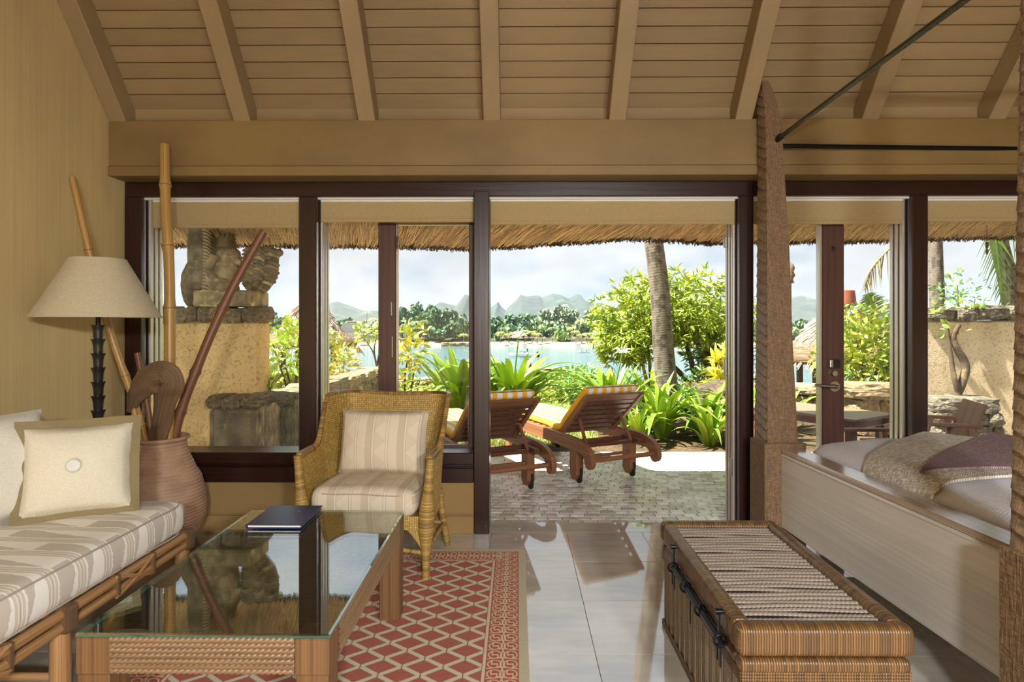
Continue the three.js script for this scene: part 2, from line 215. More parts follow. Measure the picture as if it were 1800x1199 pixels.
const M = {
  wallL: sub('grasscloth', { c: '#cdb37c', map: re(T.grass, 0.8, 0.4), bump: re(T.grass, 0.8, 0.4), bs: 0.003, r: 0.9 }),
  plaster: sub('cream_plaster', { c: '#957646', map: re(T.mottle, 0.7, 0.7), r: 0.85 }),  // base darkened to carry the shade on the low wall under the windows
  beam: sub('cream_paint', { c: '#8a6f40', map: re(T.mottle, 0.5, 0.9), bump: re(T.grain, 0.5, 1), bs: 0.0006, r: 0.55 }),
  plank: sub('plank_paint', { c: '#9b8158', map: re(T.mottle, 0.4, 2), bump: re(T.grain, 0.5, 2), bs: 0.0005, r: 0.6 }),
  plank2: sub('plank_paint_b', { c: '#967d54', map: re(T.mottle, 0.37, 2), bump: re(T.grain, 0.5, 2), bs: 0.0005, r: 0.6 }),
  rafter: sub('rafter_paint', { c: '#a1885f', map: re(T.mottle, 0.4, 1), r: 0.55 }),
  tile: [0, 1, 2].map((i) => sub('marble_' + i, { c: ['#dcd6cb', '#d8d2c6', '#e0dacf'][i], map: re(T.marble, 0.9, 0.9), r: 0.04, ior: 3.0 })),
  grout: sub('grout', { c: '#8d8474', r: 0.9 }),
  mahog: sub('mahogany', { c: '#30150e', map: re(T.grain, 0.8, 2.2), bump: re(T.grain, 0.8, 2.2), bs: 0.0006, r: 0.32, clearcoat: 0.3, clearcoatRoughness: 0.2 }),
  mahogM: sub('mahogany_worn', { c: '#5b382a', map: re(T.grain, 0.8, 2.2), r: 0.42 }),
  skySheen: sub('pale_metal_edge', { c: '#cfc6bb', metalness: 0.75, r: 0.32 }),  // pale metal stands in for sky sheen on the wooden edges
  gap: sub('dark_seal', { c: '#1d1512', r: 0.8 }),
  steel: sub('brushed_steel', { c: '#b9b7b2', metalness: 1, r: 0.28 }),
  black: sub('black_iron', { c: '#17181a', metalness: 0.6, r: 0.35 }),
  pane: sub('window_glass', { c: '#ffffff', transmission: 1, thickness: 0, r: 0.0, ior: 1.45 }),
  glassTop: sub('table_glass', { c: '#f2fbf7', transmission: 1, thickness: 0, r: 0.0, ior: 3.8 }),
  glassEdge: sub('glass_edge', { c: '#5f9c8b', transmission: 0.5, thickness: 0, r: 0.1, ior: 1.6 }),
  blind: sub('blind_cloth', { c: '#c4ab78', map: re(T.linen, 4, 4), bump: re(T.linen, 4, 4), bs: 0.0006, r: 0.95, transmission: 0.25, thickness: 0 }),
  white: sub('white_paint', { c: '#d9d4ca', r: 0.5 }),
  oak: sub('limed_oak', { c: '#ded4c6', map: re(T.soft, 0.5, 1.6), bump: re(T.grain, 0.6, 1.6), bs: 0.001, r: 0.36, clearcoat: 0.15, clearcoatRoughness: 0.25 }),
  oakTop: sub('limed_oak_top', { c: '#b59c80', map: re(T.rings, 0.35, 2.2), bump: re(T.grain, 0.6, 1.6), bs: 0.0006, r: 0.2, clearcoat: 0.7, clearcoatRoughness: 0.15, ior: 2.2 }),
  oakRough: sub('chiselled_oak', { c: '#8a6a48', map: re(T.chisel, 2.2, 2.2), bump: re(T.chisel, 2.2, 2.2), bs: 0.004, r: 0.6 }),
  oakNotch: sub('notched_oak', { c: '#a08361', map: re(T.notch, 5.5, 0.62), bump: re(T.notch, 5.5, 0.62), bs: 0.012, r: 0.5 }),
  tableWood: sub('table_wood', { c: '#7d5937', map: re(T.grain, 0.9, 2.4), bump: re(T.grain, 0.9, 2.4), bs: 0.0008, r: 0.38 }),
  cord: sub('woven_cord', { c: '#8f6a45', map: re(T.cord, 3.1, 4.6), bump: re(T.cord, 3.1, 4.6), bs: 0.004, r: 0.55 }),
  cordD: sub('twisted_cord', { c: '#8f6f4e', map: re(T.grain, 3, 9), r: 0.42 }),
  cordG: sub('cord_ground', { c: '#3a2517', r: 0.9 }),
  wicker: sub('wicker', { c: '#dcb35c', map: re(T.weave, 3.2, 3.2), bump: re(T.weave, 3.2, 3.2), bs: 0.003, r: 0.55 }),
  wickerRim: sub('wicker_rim', { c: '#bf9250', map: re(T.cane, 2, 3), bump: re(T.cane, 2, 3), bs: 0.001, r: 0.3, clearcoat: 0.4 }),
  wickerLeg: sub('wicker_leg', { c: '#d0a654', map: re(T.cane, 2.6, 3), bump: re(T.cane, 2.6, 3), bs: 0.0015, r: 0.5 }),
  rattan: sub('rattan_pole', { c: '#b98a58', map: re(T.grain, 1.5, 6), r: 0.3, clearcoat: 0.35, clearcoatRoughness: 0.2 }),
  rattanWrap: sub('rattan_wrap', { c: '#b58a5c', map: re(T.cane, 2, 3), bump: re(T.cane, 2, 3), bs: 0.002, r: 0.4 }),
  chestCane: sub('wrapped_cane', { c: '#8a6236', map: re(T.cane, 2.2, 3), bump: re(T.cane, 2.2, 3), bs: 0.0035, r: 0.34, clearcoat: 0.25 }),
  chestRope: sub('chest_cord', { c: '#a2917f', map: re(T.grain, 6, 14), r: 0.5 }),
  chestIn: sub('chest_ground', { c: '#241710', r: 0.9 }),
  sofaCloth: sub('ikat_cloth', { c: '#ffffff', map: re(T.ikat, 3.7, 2.6), bump: re(T.linen, 6, 6), bs: 0.0007, r: 0.95, sheen: 0.2 }),
  sofaPiping: sub('piping', { c: '#a99c8b', r: 0.9 }),
  linen: sub('cream_linen', { c: '#e0d6bd', map: re(T.linen, 6, 6), bump: re(T.linen, 6, 6), bs: 0.0008, r: 0.95 }),
  flange: sub('olive_flange', { c: '#8a7a55', map: re(T.linen, 6, 6), bump: re(T.linen, 6, 6), bs: 0.0008, r: 0.95 }),
  whiteCloth: sub('white_cushion', { c: '#e6dfcf', map: re(T.linen, 5, 5), r: 0.95 }),
  shell: sub('shell_disc', { c: '#c9c3b0', r: 0.35, map: re(T.mottle, 30, 30) }),
  chairCloth: sub('chair_cloth', { c: '#ffffff', map: re(T.chairCloth, 2.7, 2.7), bump: re(T.linen, 6, 6), bs: 0.0006, r: 0.95 }),
  shade: sub('lamp_shade', { c: '#d8caa6', map: re(T.linen, 5, 5), r: 0.95, transmission: 0.2, thickness: 0 }),
  lampPole: sub('ebonised_pole', { c: '#1f1d1b', r: 0.3, clearcoat: 0.3 }),
  terra: sub('terracotta', { c: '#bd9676', map: re(T.mottle, 3, 3), r: 0.7 }),
  bamboo: sub('bamboo', { c: '#c99a50', map: re(T.grain, 0.8, 7), bump: re(T.grain, 0.8, 7), bs: 0.0008, r: 0.38, clearcoat: 0.2 }),
  bambooD: sub('bamboo_dark', { c: '#845431', map: re(T.grain, 0.8, 7), bump: re(T.grain, 0.8, 7), bs: 0.0008, r: 0.45 }),
  husk: sub('dry_sheath', { c: '#8c6c4a', map: re(T.grain, 1.2, 9), bump: re(T.grain, 1.2, 9), bs: 0.006, r: 0.6 }),
  book: sub('navy_cover', { c: '#27335a', map: re(T.linen, 6, 6), r: 0.34 }),
  paper: sub('paper', { c: '#ddd8cc', r: 0.8 }),
  sheet: sub('white_sheet', { c: '#f0f0fa', bump: re(T.quilt, 4, 4), bs: 0.003, r: 0.9, map: re(T.linen, 5, 5) }),
  throwA: sub('beige_throw', { c: '#fff3e0', map: re(T.knit, 3, 3), bump: re(T.knit, 3, 3), bs: 0.006, r: 1 }),
  throwB: sub('plum_throw', { c: '#bd9ba0', map: re(T.knit, 3, 3), bump: re(T.knit, 3, 3), bs: 0.006, r: 1 }),
  teak: sub('teak', { c: '#94603c', map: re(T.grain, 0.9, 2.6), bump: re(T.grain, 0.9, 2.6), bs: 0.001, r: 0.5 }),
  teakD: sub('dark_teak', { c: '#6b4029', map: re(T.grain, 0.9, 2.6), bump: re(T.grain, 0.9, 2.6), bs: 0.001, r: 0.4 }),
  deck: sub('deckchair_stripe', { c: '#ffffff', map: re(T.deck, 11.5, 1), r: 0.95, bump: re(T.linen, 6, 6), bs: 0.0006 }),
  rubber: sub('rubber', { c: '#1b1a18', r: 0.8 }),
  ochre: sub('ochre_render', { c: '#f6cd84', map: re(T.grit, 0.9, 0.9), bump: re(T.grit, 1.6, 1.6), bs: 0.012, r: 0.95 }),
  ochreR: sub('pale_ochre_render', { c: '#ead2a4', map: re(T.grit, 0.9, 0.9), bump: re(T.grit, 1.6, 1.6), bs: 0.01, r: 0.95 }),
  stone: [0, 1, 2].map((i) => sub('basalt_' + i, { c: ['#c2b08e', '#b09f80', '#cdbb98'][i], map: re(T.stone, 1.3, 1.3), bump: re(T.stone, 1.6, 1.6), bs: 0.02, r: 0.95 })),
  stoneD: sub('grey_block', { c: '#8f8a7c', map: re(T.stone, 1.3, 1.3), bump: re(T.stone, 1.6, 1.6), bs: 0.02, r: 0.95 }),
  stoneG: sub('mossy_stone', { c: '#97947a', map: re(T.stone, 1.5, 1.5), bump: re(T.stone, 1.6, 1.6), bs: 0.02, r: 0.95 }),
  carved: sub('carved_stone', { c: '#ead6a6', map: re(T.stone, 2, 2), bump: re(T.grit, 3, 3), bs: 0.008, r: 0.95 }),
  carvedD: sub('carved_stone_dark', { c: '#b8a988', map: re(T.stone, 2.4, 2.4), bump: re(T.grit, 3, 3), bs: 0.008, r: 0.95 }),
  paver: [0, 1, 2, 3].map((i) => sub('paver_' + i, { c: ['#f0eae0', '#ded5c7', '#f6f1e8', '#c6bbac'][i], map: re(T.mottle, 4, 4), bump: re(T.lump, 5, 5), bs: 0.0012, r: 0.26, ior: 2.3 })),
  sand: sub('joint_sand', { c: '#5f5342', map: re(T.grit, 2, 2), r: 0.95 }),
  soil: sub('soil', { c: '#6f5a3d', map: re(T.stone, 0.6, 0.6), bump: re(T.lump, 1, 1), bs: 0.06, r: 1 }),
  thatch: sub('thatch', { c: '#e0ba7c', map: re(T.thatch, 1, 1), bump: re(T.thatch, 1, 1), bs: 0.02, r: 0.9 }),
  straw: sub('straw', { c: '#c09a5c', r: 0.8 }),
  thatchG: sub('grey_thatch', { c: '#9f9080', map: re(T.thatch, 1, 1), bump: re(T.thatch, 1, 1), bs: 0.05, r: 0.95 }),
  cap: sub('clay_cap', { c: '#a05a3c', map: re(T.mottle, 2, 2), r: 0.7 }),
  palmBark: sub('palm_bark', { c: '#8f8370', map: re(T.bark, 0.7, 1.2), bump: re(T.bark, 0.7, 1.2), bs: 0.006, r: 0.9 }),
  branch: sub('branch_bark', { c: '#7d6a52', map: re(T.stone, 3, 3), r: 0.9 }),
  leafL: [0, 1, 2].map((i) => sub('strap_leaf_' + i, { c: ['#85a819', '#6d9615', '#9db626'][i], map: T.leaf, r: 0.45, transmission: 0.35, thickness: 0, side: 2 })),
  leafS: sub('small_leaf', { c: '#ffffff', r: 0.5, transmission: 0.35, thickness: 0, side: 2 }),
  petal: sub('white_petal', { c: '#f2efe6', r: 0.8, side: 2 }),
  farLeaf: sub('far_leaf', { c: '#ffffff', r: 0.8, side: 2 }),
  sea: sub('sea_water', { c: '#4a6c73', bump: re(T.wave, 0.03, 0.05), bs: 0.35, r: 0.12, ior: 1.33 }),
  beach: sub('beach_sand', { c: '#c8b898', map: re(T.mottle, 0.1, 0.1), r: 1 }),
  hill: sub('hill_forest', { c: '#4d5f55', map: re(T.stone, 0.004, 0.004), r: 1 }),
  land: sub('shore_land', { c: '#4f6036', map: re(T.stone, 0.05, 0.05), r: 1 }),
  boat: sub('boat_hull', { c: '#eceae6', r: 0.4 }), boatB: sub('boat_blue', { c: '#2c4f8a', r: 0.5 }), skin: sub('tan', { c: '#b98a68', r: 0.8 }),
  roofGrey: sub('grey_roof', { c: '#84898c', r: 0.9 }),
};
const stoneMat = (i) => M.stone[((i % 3) + 3) % 3];

// ---------- room ----------
const XL = -2.54, XR = 4.6, ZF = -3.84, ZO = -4.06, ZB = 3.2, SL = 1.2486;
{
  const floor = struct('floor');
  mesh('screed', bb(XL - 0.2, XR + 0.2, -0.3, -0.016, ZO, ZB + 0.2, 0.01), M.grout, floor);
  const P = 0.485, PZ = 0.477, g = [0, 1, 2].map((i) => { const q = cb(P - 0.002, 0.02, PZ - 0.002, 0, 0, 0, 0.001, 'x'); const uv = q.attributes.uv; for (let k = 0; k < uv.count; k++) uv.setXY(k, uv.getX(k) + i * 0.37, uv.getY(k) + i * 0.21); return q; });
  for (let j = 0; j < 7; j++) for (let i = 0; i < 15; i++) {
    const x = 0.32 + (i - 6.5) * P + 0.0 * j, z = -3.871 + (j + 0.5) * PZ; if (x - P / 2 > XR || x + P / 2 < XL) continue;
    const o = mesh('tile', g[Math.floor(rnd() * 3)], M.tile[Math.floor(rnd() * 3)], floor); o.position.set(x, -0.01, z); if (rnd() < 0.5) o.rotation.y = PI;
  }
  mesh('threshold', bb(XL, XR, -0.02, 0, ZO, -3.872, 0.001), M.tile[1], floor);
  mesh('rear_paving', bb(XL, XR, -0.02, 0, -3.871 + 7 * PZ, ZB, 0.001), M.tile[0], floor);
}
// side wall outline with the roof slope, z along the wall
const sideWall = (x0, name, m) => {
  const pts = [[-ZB - 0.2, -0.3], [4.06, -0.3], [4.06, 2.6], [3.685, 2.95], [0.35, 7.2], [0.25, 7.2], [-ZB - 0.2, 2.9]];
  const g = ext(pts, 0.2, 0); g.rotateY(PI / 2); g.translate(x0, 0, 0); const q = uvBox(g, 'z'); q.computeVertexNormals();
  return mesh(name, q, m, scene, 'structure');
};
sideWall(XL - 0.2, 'wall_left', M.wallL);
sideWall(XR, 'wall_right', M.plaster);
mesh('wall_back', bb(XL - 0.2, XR + 0.2, -0.3, 2.95, ZB, ZB + 0.2, 0.005), M.plaster, scene, 'structure');
mesh('wall_front', [bb(XL, -0.278, 0, 0.33, ZF, ZO + 0.001, 0.002), bb(XL, XR, 2.264, 2.9, -3.96, ZO, 0.002)], M.plaster, scene, 'structure');
mesh('baseboard_front', [bb(XL, -0.279, 0, 0.115, ZF + 0.016, ZF, 0.004), bb(XL, -0.279, 0.118, 0.126, ZF + 0.01, ZF, 0.002)], M.plaster, scene, 'structure');
mesh('baseboard_left', bb(XL, XL + 0.014, 0, 0.115, ZF + 0.02, ZB, 0.004), M.plaster, scene, 'structure');
mesh('beam', [bb(XL, XR, 2.328, 2.614, -3.69, -3.96, 0.004), bb(XL, XR, 2.266, 2.3265, -3.68, -3.96, 0.004)], M.beam, scene, 'structure');
{
  const ceil = struct('ceiling'), up = V(0, SL, 1).normalize(), nrm = V(0, 1, -SL).normalize(), ang = Math.atan(SL);
  const W = XR - XL, pw = 0.0952, p0 = V((XL + XR) / 2, 2.614 + 0.224 - SL * 0.101, -3.786), L = Math.hypot(3.49, 3.49 * SL);
  const rot = new THREE.Euler(-ang, 0, 0);    // local z -> along the slope going up towards the room
  const pg = cb(W, 0.016, pw - 0.004, 0, 0, 0, 0.002, 'x');
  for (let k = 0; k < 14; k++) { const o = mesh('plank', pg, k % 2 ? M.plank : M.plank2, ceil); o.rotation.copy(rot); o.position.copy(p0).addScaledVector(up, (k + 0.5) * pw).addScaledVector(nrm, 0.008); }
  const rest = mesh('board_panel', cb(W, 0.016, L - 14 * pw, 0, 0, 0, 0.002, 'x'), M.plank, ceil); rest.rotation.copy(rot); rest.position.copy(p0).addScaledVector(up, (L + 14 * pw) / 2).addScaledVector(nrm, 0.008);
  const deck = mesh('roof_deck', cb(W + 0.6, 0.2, L + 0.2, 0, 0, 0, 0.01), M.thatch, ceil); deck.rotation.copy(rot); deck.position.copy(p0).addScaledVector(up, L / 2).addScaledVector(nrm, 0.125);
  const rg = cb(0.105, 0.14, L - 0.05, 0, 0, 0, 0.004);
  for (let k = 0; k < 9; k++) { const o = mesh('rafter', rg, M.rafter, ceil); o.rotation.copy(rot); o.position.set(-2.484 + k * 0.776, 2.614, -3.685).addScaledVector(up, L / 2 - 0.11).addScaledVector(nrm, 0.07); }
  mesh('frieze_board', bb(XL, XR, 2.614, 2.73, -3.785, -3.80, 0.002), M.rafter, ceil);
  // far slope and ridge
  const by = p0.y + SL * 3.49, far = bar(V((XL + XR) / 2, by + 0.1, -0.3), V((XL + XR) / 2, 2.95, ZB + 0.3), W + 0.6, 0.2); mesh('rear_slope', far, M.plank, ceil);
}
// ---------- dark timber frames, sashes, doors, blinds ----------
const zp = -4.0;
const trims = [['trim_1', [XL, XR, 2.169, 2.263, ZF, ZO]], ['trim_2', [-2.541, -2.43, 0.425, 2.169, ZF, ZO]], ['trim_3', [-1.409, -1.295, 0.425, 2.169, ZF, ZO]], ['trim_4', [-0.278, -0.179, 0, 2.2, ZF + 0.012, ZO]], ['trim_5', [1.425, 1.516, 0, 2.169, ZF, ZO]], ['trim_6', [2.527, 2.628, 0, 2.169, ZF, ZO]], ['trim_7', [3.72, 3.82, 0, 2.169, ZF, ZO]]];
for (const [n, b] of trims) mesh(n, bb(...b, 0.004), M.mahog, scene, 'structure');
// stack of parked sliding leaves: pale metal edges stand in for sky sheen, with dark gaps, standing proud of the post
function leafStack(parent, x, dir, y0, y1) { for (let k = 0; k < 3; k++) { const z = -3.905 - k * 0.052; mesh('leaf_edge', bb(x, x + dir * 0.022, y0, y1, z, z - 0.033, 0.003), M.skySheen, parent); } mesh('seal', bb(x, x + dir * 0.008, y0, y1, -3.90, -4.055, 0.001), M.gap, parent); }
{
  const w = struct('window_1');
  mesh('sill', [bb(XL, -1.409, 0.33, 0.425, ZF + 0.022, ZO, 0.005), bb(-1.409, -0.279, 0.33, 0.425, ZF + 0.022, ZO, 0.005)], M.mahog, w);
  mesh('sash_rail', [bb(-2.43, -1.409, 0.437, 0.516, ZF - 0.01, ZO, 0.006), bb(-2.43, -1.409, 0.425, 0.437, ZF - 0.03, ZO, 0.002)], M.mahog, w);
  mesh('pane', bb(-2.41, -1.40, 0.516, 2.165, zp, zp - 0.006, 0.0005), M.pane, w); leafStack(w, -2.43, 1, 0.516, 2.165);
  mesh('head_track', bb(-2.43, -1.409, 2.158, 2.169, -3.87, -3.94, 0.001), M.white, w);
  const w2 = struct('window_2');
  mesh('sash_rail', [bb(-1.295, -0.279, 0.437, 0.516, ZF - 0.01, ZO, 0.006), bb(-1.295, -0.279, 0.425, 0.437, ZF - 0.03, ZO, 0.002)], M.mahog, w2);
  mesh('pane', bb(-1.29, -0.94, 0.516, 2.165, zp, zp - 0.006, 0.0005), M.pane, w2); leafStack(w2, -1.295, 1, 0.516, 2.165);
  mesh('head_track', bb(-1.295, -0.279, 2.158, 2.169, -3.87, -3.94, 0.001), M.white, w2);
  // sliding leaf closed behind the chair
  const d = struct('door_1'), z = -4.05;
  mesh('stile', bb(-0.938, -0.818, 0.437, 2.06, z + 0.025, z - 0.025, 0.004), M.mahogM, d); mesh('stile', bb(-0.325, -0.282, 0.437, 2.06, z + 0.025, z - 0.025, 0.004), M.mahogM, d);
  mesh('top_rail', bb(-0.938, -0.282, 2.018, 2.06, z + 0.024, z - 0.024, 0.004), M.rattan, d); mesh('bottom_rail', bb(-0.938, -0.282, 0.437, 0.53, z + 0.024, z - 0.024, 0.004), M.mahogM, d);
  mesh('pane', bb(-0.82, -0.32, 0.52, 2.02, z + 0.003, z - 0.003, 0.0005), M.pane, d); mesh('lit_edge_strip', bb(-0.818, -0.806, 0.53, 2.02, z + 0.02, z - 0.02, 0.002), M.skySheen, d);
  mesh('handle', [bb(-0.852, -0.838, 1.40, 1.50, z + 0.04, z + 0.022, 0.004)], M.steel, d); mesh('handle', [bb(-0.848, -0.834, 1.12, 1.27, z + 0.034, z + 0.022, 0.004)], M.steel, d);
  // glazed bay behind the bed with the lever door
  const d2 = struct('door_2');
  mesh('stile', bb(2.017, 2.164, 0, 2.165, zp + 0.03, zp - 0.03, 0.004), M.mahogM, d2); mesh('lit_edge_strip', bb(2.005, 2.017, 0, 2.165, zp + 0.028, zp - 0.028, 0.002), M.skySheen, d2);  // pale strip paints the lit left edge of the stile
  mesh('pane', bb(1.516, 2.005, 0.09, 2.165, zp + 0.003, zp - 0.003, 0.0005), M.pane, d2); mesh('pane', bb(2.164, 2.527, 0.09, 2.165, zp + 0.003, zp - 0.003, 0.0005), M.pane, d2);
  mesh('bottom_rail', bb(1.516, 2.527, 0, 0.1, zp + 0.03, zp - 0.03, 0.004), M.mahogM, d2); leafStack(d2, 2.527, -1, 0, 2.165);
  mesh('head_track', bb(1.516, 2.527, 2.158, 2.169, -3.87, -3.94, 0.001), M.white, d2);
  const L = mesh('lock_case', rbox(0.072, 0.062, 0.026, 0.010, 2.09, 1.087, zp + 0.043), M.steel, d2); mesh('keypad', rbox(0.044, 0.05, 0.008, 0.004, 2.10, 1.087, zp + 0.058), M.gap, L);
  const cy = new THREE.CylinderGeometry(0.017, 0.019, 0.03, 20); cy.rotateX(PI / 2); cy.translate(2.09, 1.022, zp + 0.043); mesh('lock_cylinder', cy, M.steel, d2);
  const ro = new THREE.CylinderGeometry(0.034, 0.036, 0.012, 24); ro.rotateX(PI / 2); ro.translate(2.095, 0.935, zp + 0.036); const lv = mesh('lever_rose', ro, M.steel, d2);
  mesh('lever', tube([V(2.095, 0.935, zp + 0.04), V(2.095, 0.937, zp + 0.075), V(2.07, 0.94, zp + 0.085), V(2.0, 0.944, zp + 0.085), V(1.945, 0.95, zp + 0.08)], [0.012, 0.012, 0.013, 0.011, 0.008], 10, 24), M.steel, lv);
  mesh('coat_hook', tube([V(2.088, 1.86, zp + 0.03), V(2.084, 1.845, zp + 0.05), V(2.092, 1.835, zp + 0.05), V(2.1, 1.85, zp + 0.04)], 0.005, 6), M.mahogM, d2);
  const d3 = struct('door_3');
  mesh('pane', bb(2.628, 3.72, 0.09, 2.165, zp + 0.003, zp - 0.003, 0.0005), M.pane, d3); mesh('bottom_rail', bb(2.628, 3.72, 0, 0.1, zp + 0.03, zp - 0.03, 0.004), M.mahogM, d3); mesh('head_track', bb(2.628, 3.72, 2.158, 2.169, -3.87, -3.94, 0.001), M.white, d3);
  const d4 = struct('door_4'); leafStack(d4, 1.425, -1, 0, 2.165); mesh('head_track', bb(-0.179, 1.425, 2.158, 2.169, -3.87, -3.94, 0.001), M.white, d4);
  mesh('bolt_plate', bb(1.394, 1.402, 0.36, 0.47, -3.90, -3.93, 0.001), M.steel, d4); mesh('hinge', bb(1.385, 1.402, 1.0, 1.12, -4.0, -4.03, 0.003), M.steel, d4); mesh('hinge', bb(1.385, 1.402, 1.86, 1.93, -4.0, -4.03, 0.003), M.steel, d4);
  mesh('window_3', [bb(3.82, XR, 0, 0.1, ZF - 0.1, ZO, 0.004), bb(4.5, XR, 0, 2.169, ZF, ZO, 0.004)], M.mahog, scene, 'structure');
}
function blind(x0, x1, y0, label) {
  const t = thing('roller_blind', label, 'blind', [(x0 + x1) / 2, 2.158, -3.9], 0, 'pulled up linen blinds'), w = x1 - x0, h = 2.158 - y0;
  mesh('fabric', cb(w, h, 0.006, 0, -h / 2, 0, 0.001, 'x'), M.blind, t); mesh('head_rail', cb(w, 0.014, 0.04, 0, -0.005, -0.01, 0.002), M.white, t);
  mesh('hem', [cb(w, 0.026, 0.012, 0, -h + 0.013, 0, 0.005, 'x'), cb(w, 0.003, 0.009, 0, -h + 0.034, 0, 0.001, 'x')], M.blind, t); return t;
}
blind(-2.385, -1.415, 1.976, 'short tan cloth blind above the window behind the bamboo poles');
blind(-1.283, -0.284, 2.013, 'short tan cloth blind above the window behind the wicker chair');
blind(-0.173, 1.415, 1.996, 'wide tan cloth blind above the open doorway to the loungers');
blind(1.52, 2.5, 1.996, 'tan cloth blind above the door with the steel lever, behind the bed post');
blind(2.632, 3.71, 2.012, 'tan cloth blind above the far right pane beside the pale garden wall');
for (const [x, y, l] of [[-0.79, 1.93, 'small brown blind pull on a cord in front of the sliding leaf'], [3.07, 1.89, 'small brown blind pull hanging before the right palm trunk']]) {
  const t = thing('blind_pull', l, 'blind pull', [x, y, -3.93]);
  mesh('cord', tube([V(0, 0.1, 0), V(0, 0, 0)], 0.0015, 6), M.teakD, t); mesh('toggle', lathe([[0.001, 0], [0.009, -0.012], [0.009, -0.04], [0.004, -0.05], [0.008, -0.06], [0.006, -0.085], [0.001, -0.09]], 12), M.teakD, t);
}
// ---------- unseen pendant lamps behind the camera, placed to light the interior ----------
for (const [x, z, l] of [[0.45, 1.9, 'unseen metal shaded pendant lamp lighting the room, nearer the sofa wall'], [1.3, 1.9, 'unseen metal shaded pendant lamp lighting the room, nearer the bed']]) {
  const t = thing('unseen_pendant_lamp', l, 'lamp', [x, 2.05, z]);
  const glow = sub('unseen_lamp_globe', { c: '#f4ead8', r: 1 }); glow.emissive = new THREE.Color(1, 0.9, 0.75); glow.emissiveIntensity = 3;
  mesh('bulb', new THREE.SphereGeometry(0.15, 28, 18), glow, t); mesh('shade', lathe([[0.3, 0.0], [0.3, 0.012], [0.25, 0.16], [0.08, 0.26], [0.07, 0.255], [0.24, 0.15], [0.29, 0.0], [0.3, 0.0]], 40), M.black, t);  // opaque shade keeps direct light off the beam and ceiling
  mesh('cord', tube([V(0, 0.22, 0), V(0, 2.8, 0)], 0.006, 6), M.black, t); mesh('ceiling_cup', lathe([[0.002, 2.85], [0.05, 2.85], [0.05, 2.8], [0.002, 2.79]], 16), M.black, t);
  const p = new THREE.PointLight(new THREE.Color(0.96, 1, 1.04), UNSEEN_LAMP); p.position.set(x, 2.05, z); p.shadow.radius = 7.5; p.castShadow = true; p.name = 'unseen_pendant_light'; scene.add(p);
}

// ---------- rug ----------
T.rug = canvasTex(1024, 1664, (c, W, H) => {        // 1.55 m x 2.52 m
  const s = W / 1.55, px = (m) => m * s;
  c.fillStyle = '#b9ad90'; c.fillRect(0, 0, W, H);
  c.fillStyle = '#a8543f'; const e = px(0.04); c.fillRect(e, e, W - 2 * e, H - 2 * e);
  // border scrolls
  c.strokeStyle = '#c9b795'; c.lineWidth = px(0.006);
  const scroll = (x, y) => { const q = px(0.031); for (const k of [-1, 1]) { c.beginPath(); c.arc(x + k * q, y, q * 0.86, 0, 2 * PI); c.stroke(); c.beginPath(); c.arc(x + k * q, y - q * 0.35, q * 0.42, 0.4, PI * 1.3); c.stroke(); c.beginPath(); c.arc(x + k * q, y + q * 0.38, q * 0.42, PI + 0.4, 2.3 * PI); c.stroke(); } c.beginPath(); c.moveTo(x, y - q); c.lineTo(x + q * 0.3, y); c.lineTo(x, y + q); c.lineTo(x - q * 0.3, y); c.closePath(); c.stroke(); c.beginPath(); c.moveTo(x - 2 * q, y + q); c.lineTo(x, y + q * 0.7); c.lineTo(x + 2 * q, y + q); c.stroke(); };
  for (let y = e + px(0.035); y < H - e; y += px(0.066)) { scroll(e + px(0.065), y); scroll(W - e - px(0.065), y); }
  c.save(); c.translate(W / 2, 0); c.rotate(0); for (let x = -W / 2 + px(0.2); x < W / 2 - px(0.15); x += px(0.066)) for (const y of [e + px(0.065), H - e - px(0.065)]) { c.save(); c.translate(x, y); c.rotate(PI / 2); scroll(0, 0); c.restore(); } c.restore();
  const b = px(0.185); c.strokeStyle = '#c9bd9f'; c.lineWidth = px(0.012); c.strokeRect(b - px(0.008), b - px(0.008), W - 2 * b + px(0.016), H - 2 * b + px(0.016));
  c.save(); c.beginPath(); c.rect(b, b, W - 2 * b, H - 2 * b); c.clip(); c.fillStyle = '#a35a47'; c.fillRect(b, b, W, H);
  const dw = px(0.162), dh = px(0.116); c.strokeStyle = '#c6bda0'; c.lineWidth = px(0.02);
  for (let j = -2; j < 50; j++) for (let i = -2; i < 16; i++) { const x = i * dw + (j % 2) * dw / 2, y = j * dh / 2; c.beginPath(); c.moveTo(x, y); c.lineTo(x + dw * 0.5, y + dh * 0.5); c.stroke(); c.beginPath(); c.moveTo(x, y); c.lineTo(x - dw * 0.5, y + dh * 0.5); c.stroke(); c.save(); c.lineWidth = px(0.004); c.strokeStyle = '#7d4a3a'; c.beginPath(); c.moveTo(x, y - dh * 0.11); c.lineTo(x, y + dh * 0.11); c.stroke(); c.restore(); }
  c.restore();
  for (let k = 0; k < 26000; k++) { const v = hash(k, 3, 1); c.fillStyle = v > 0.5 ? 'rgba(255,235,200,0.06)' : 'rgba(40,10,0,0.08)'; c.fillRect(hash(k, 1, 2) * W, hash(k, 2, 5) * H, 2 + v * 9, 1.5); }
});
{
  const w = 1.55, d = 2.52, g = cb(w, 0.012, d, -0.728, 0.0065, -3.544 + d / 2, 0.004), p = g.attributes.position, u = g.attributes.uv;
  for (let i = 0; i < p.count; i++) u.setXY(i, (p.getX(i) + 0.728 + w / 2) / w, 1 - (p.getZ(i) + 3.544) / d);
  tag(mesh('rug', g, sub('rug_wool', { c: '#ffffff', map: T.rug, bump: re(T.linen, 9, 15), bs: 0.003, r: 1 })), 'red woven rug with a beige diamond lattice and scroll border, under the coffee table', 'rug');
}
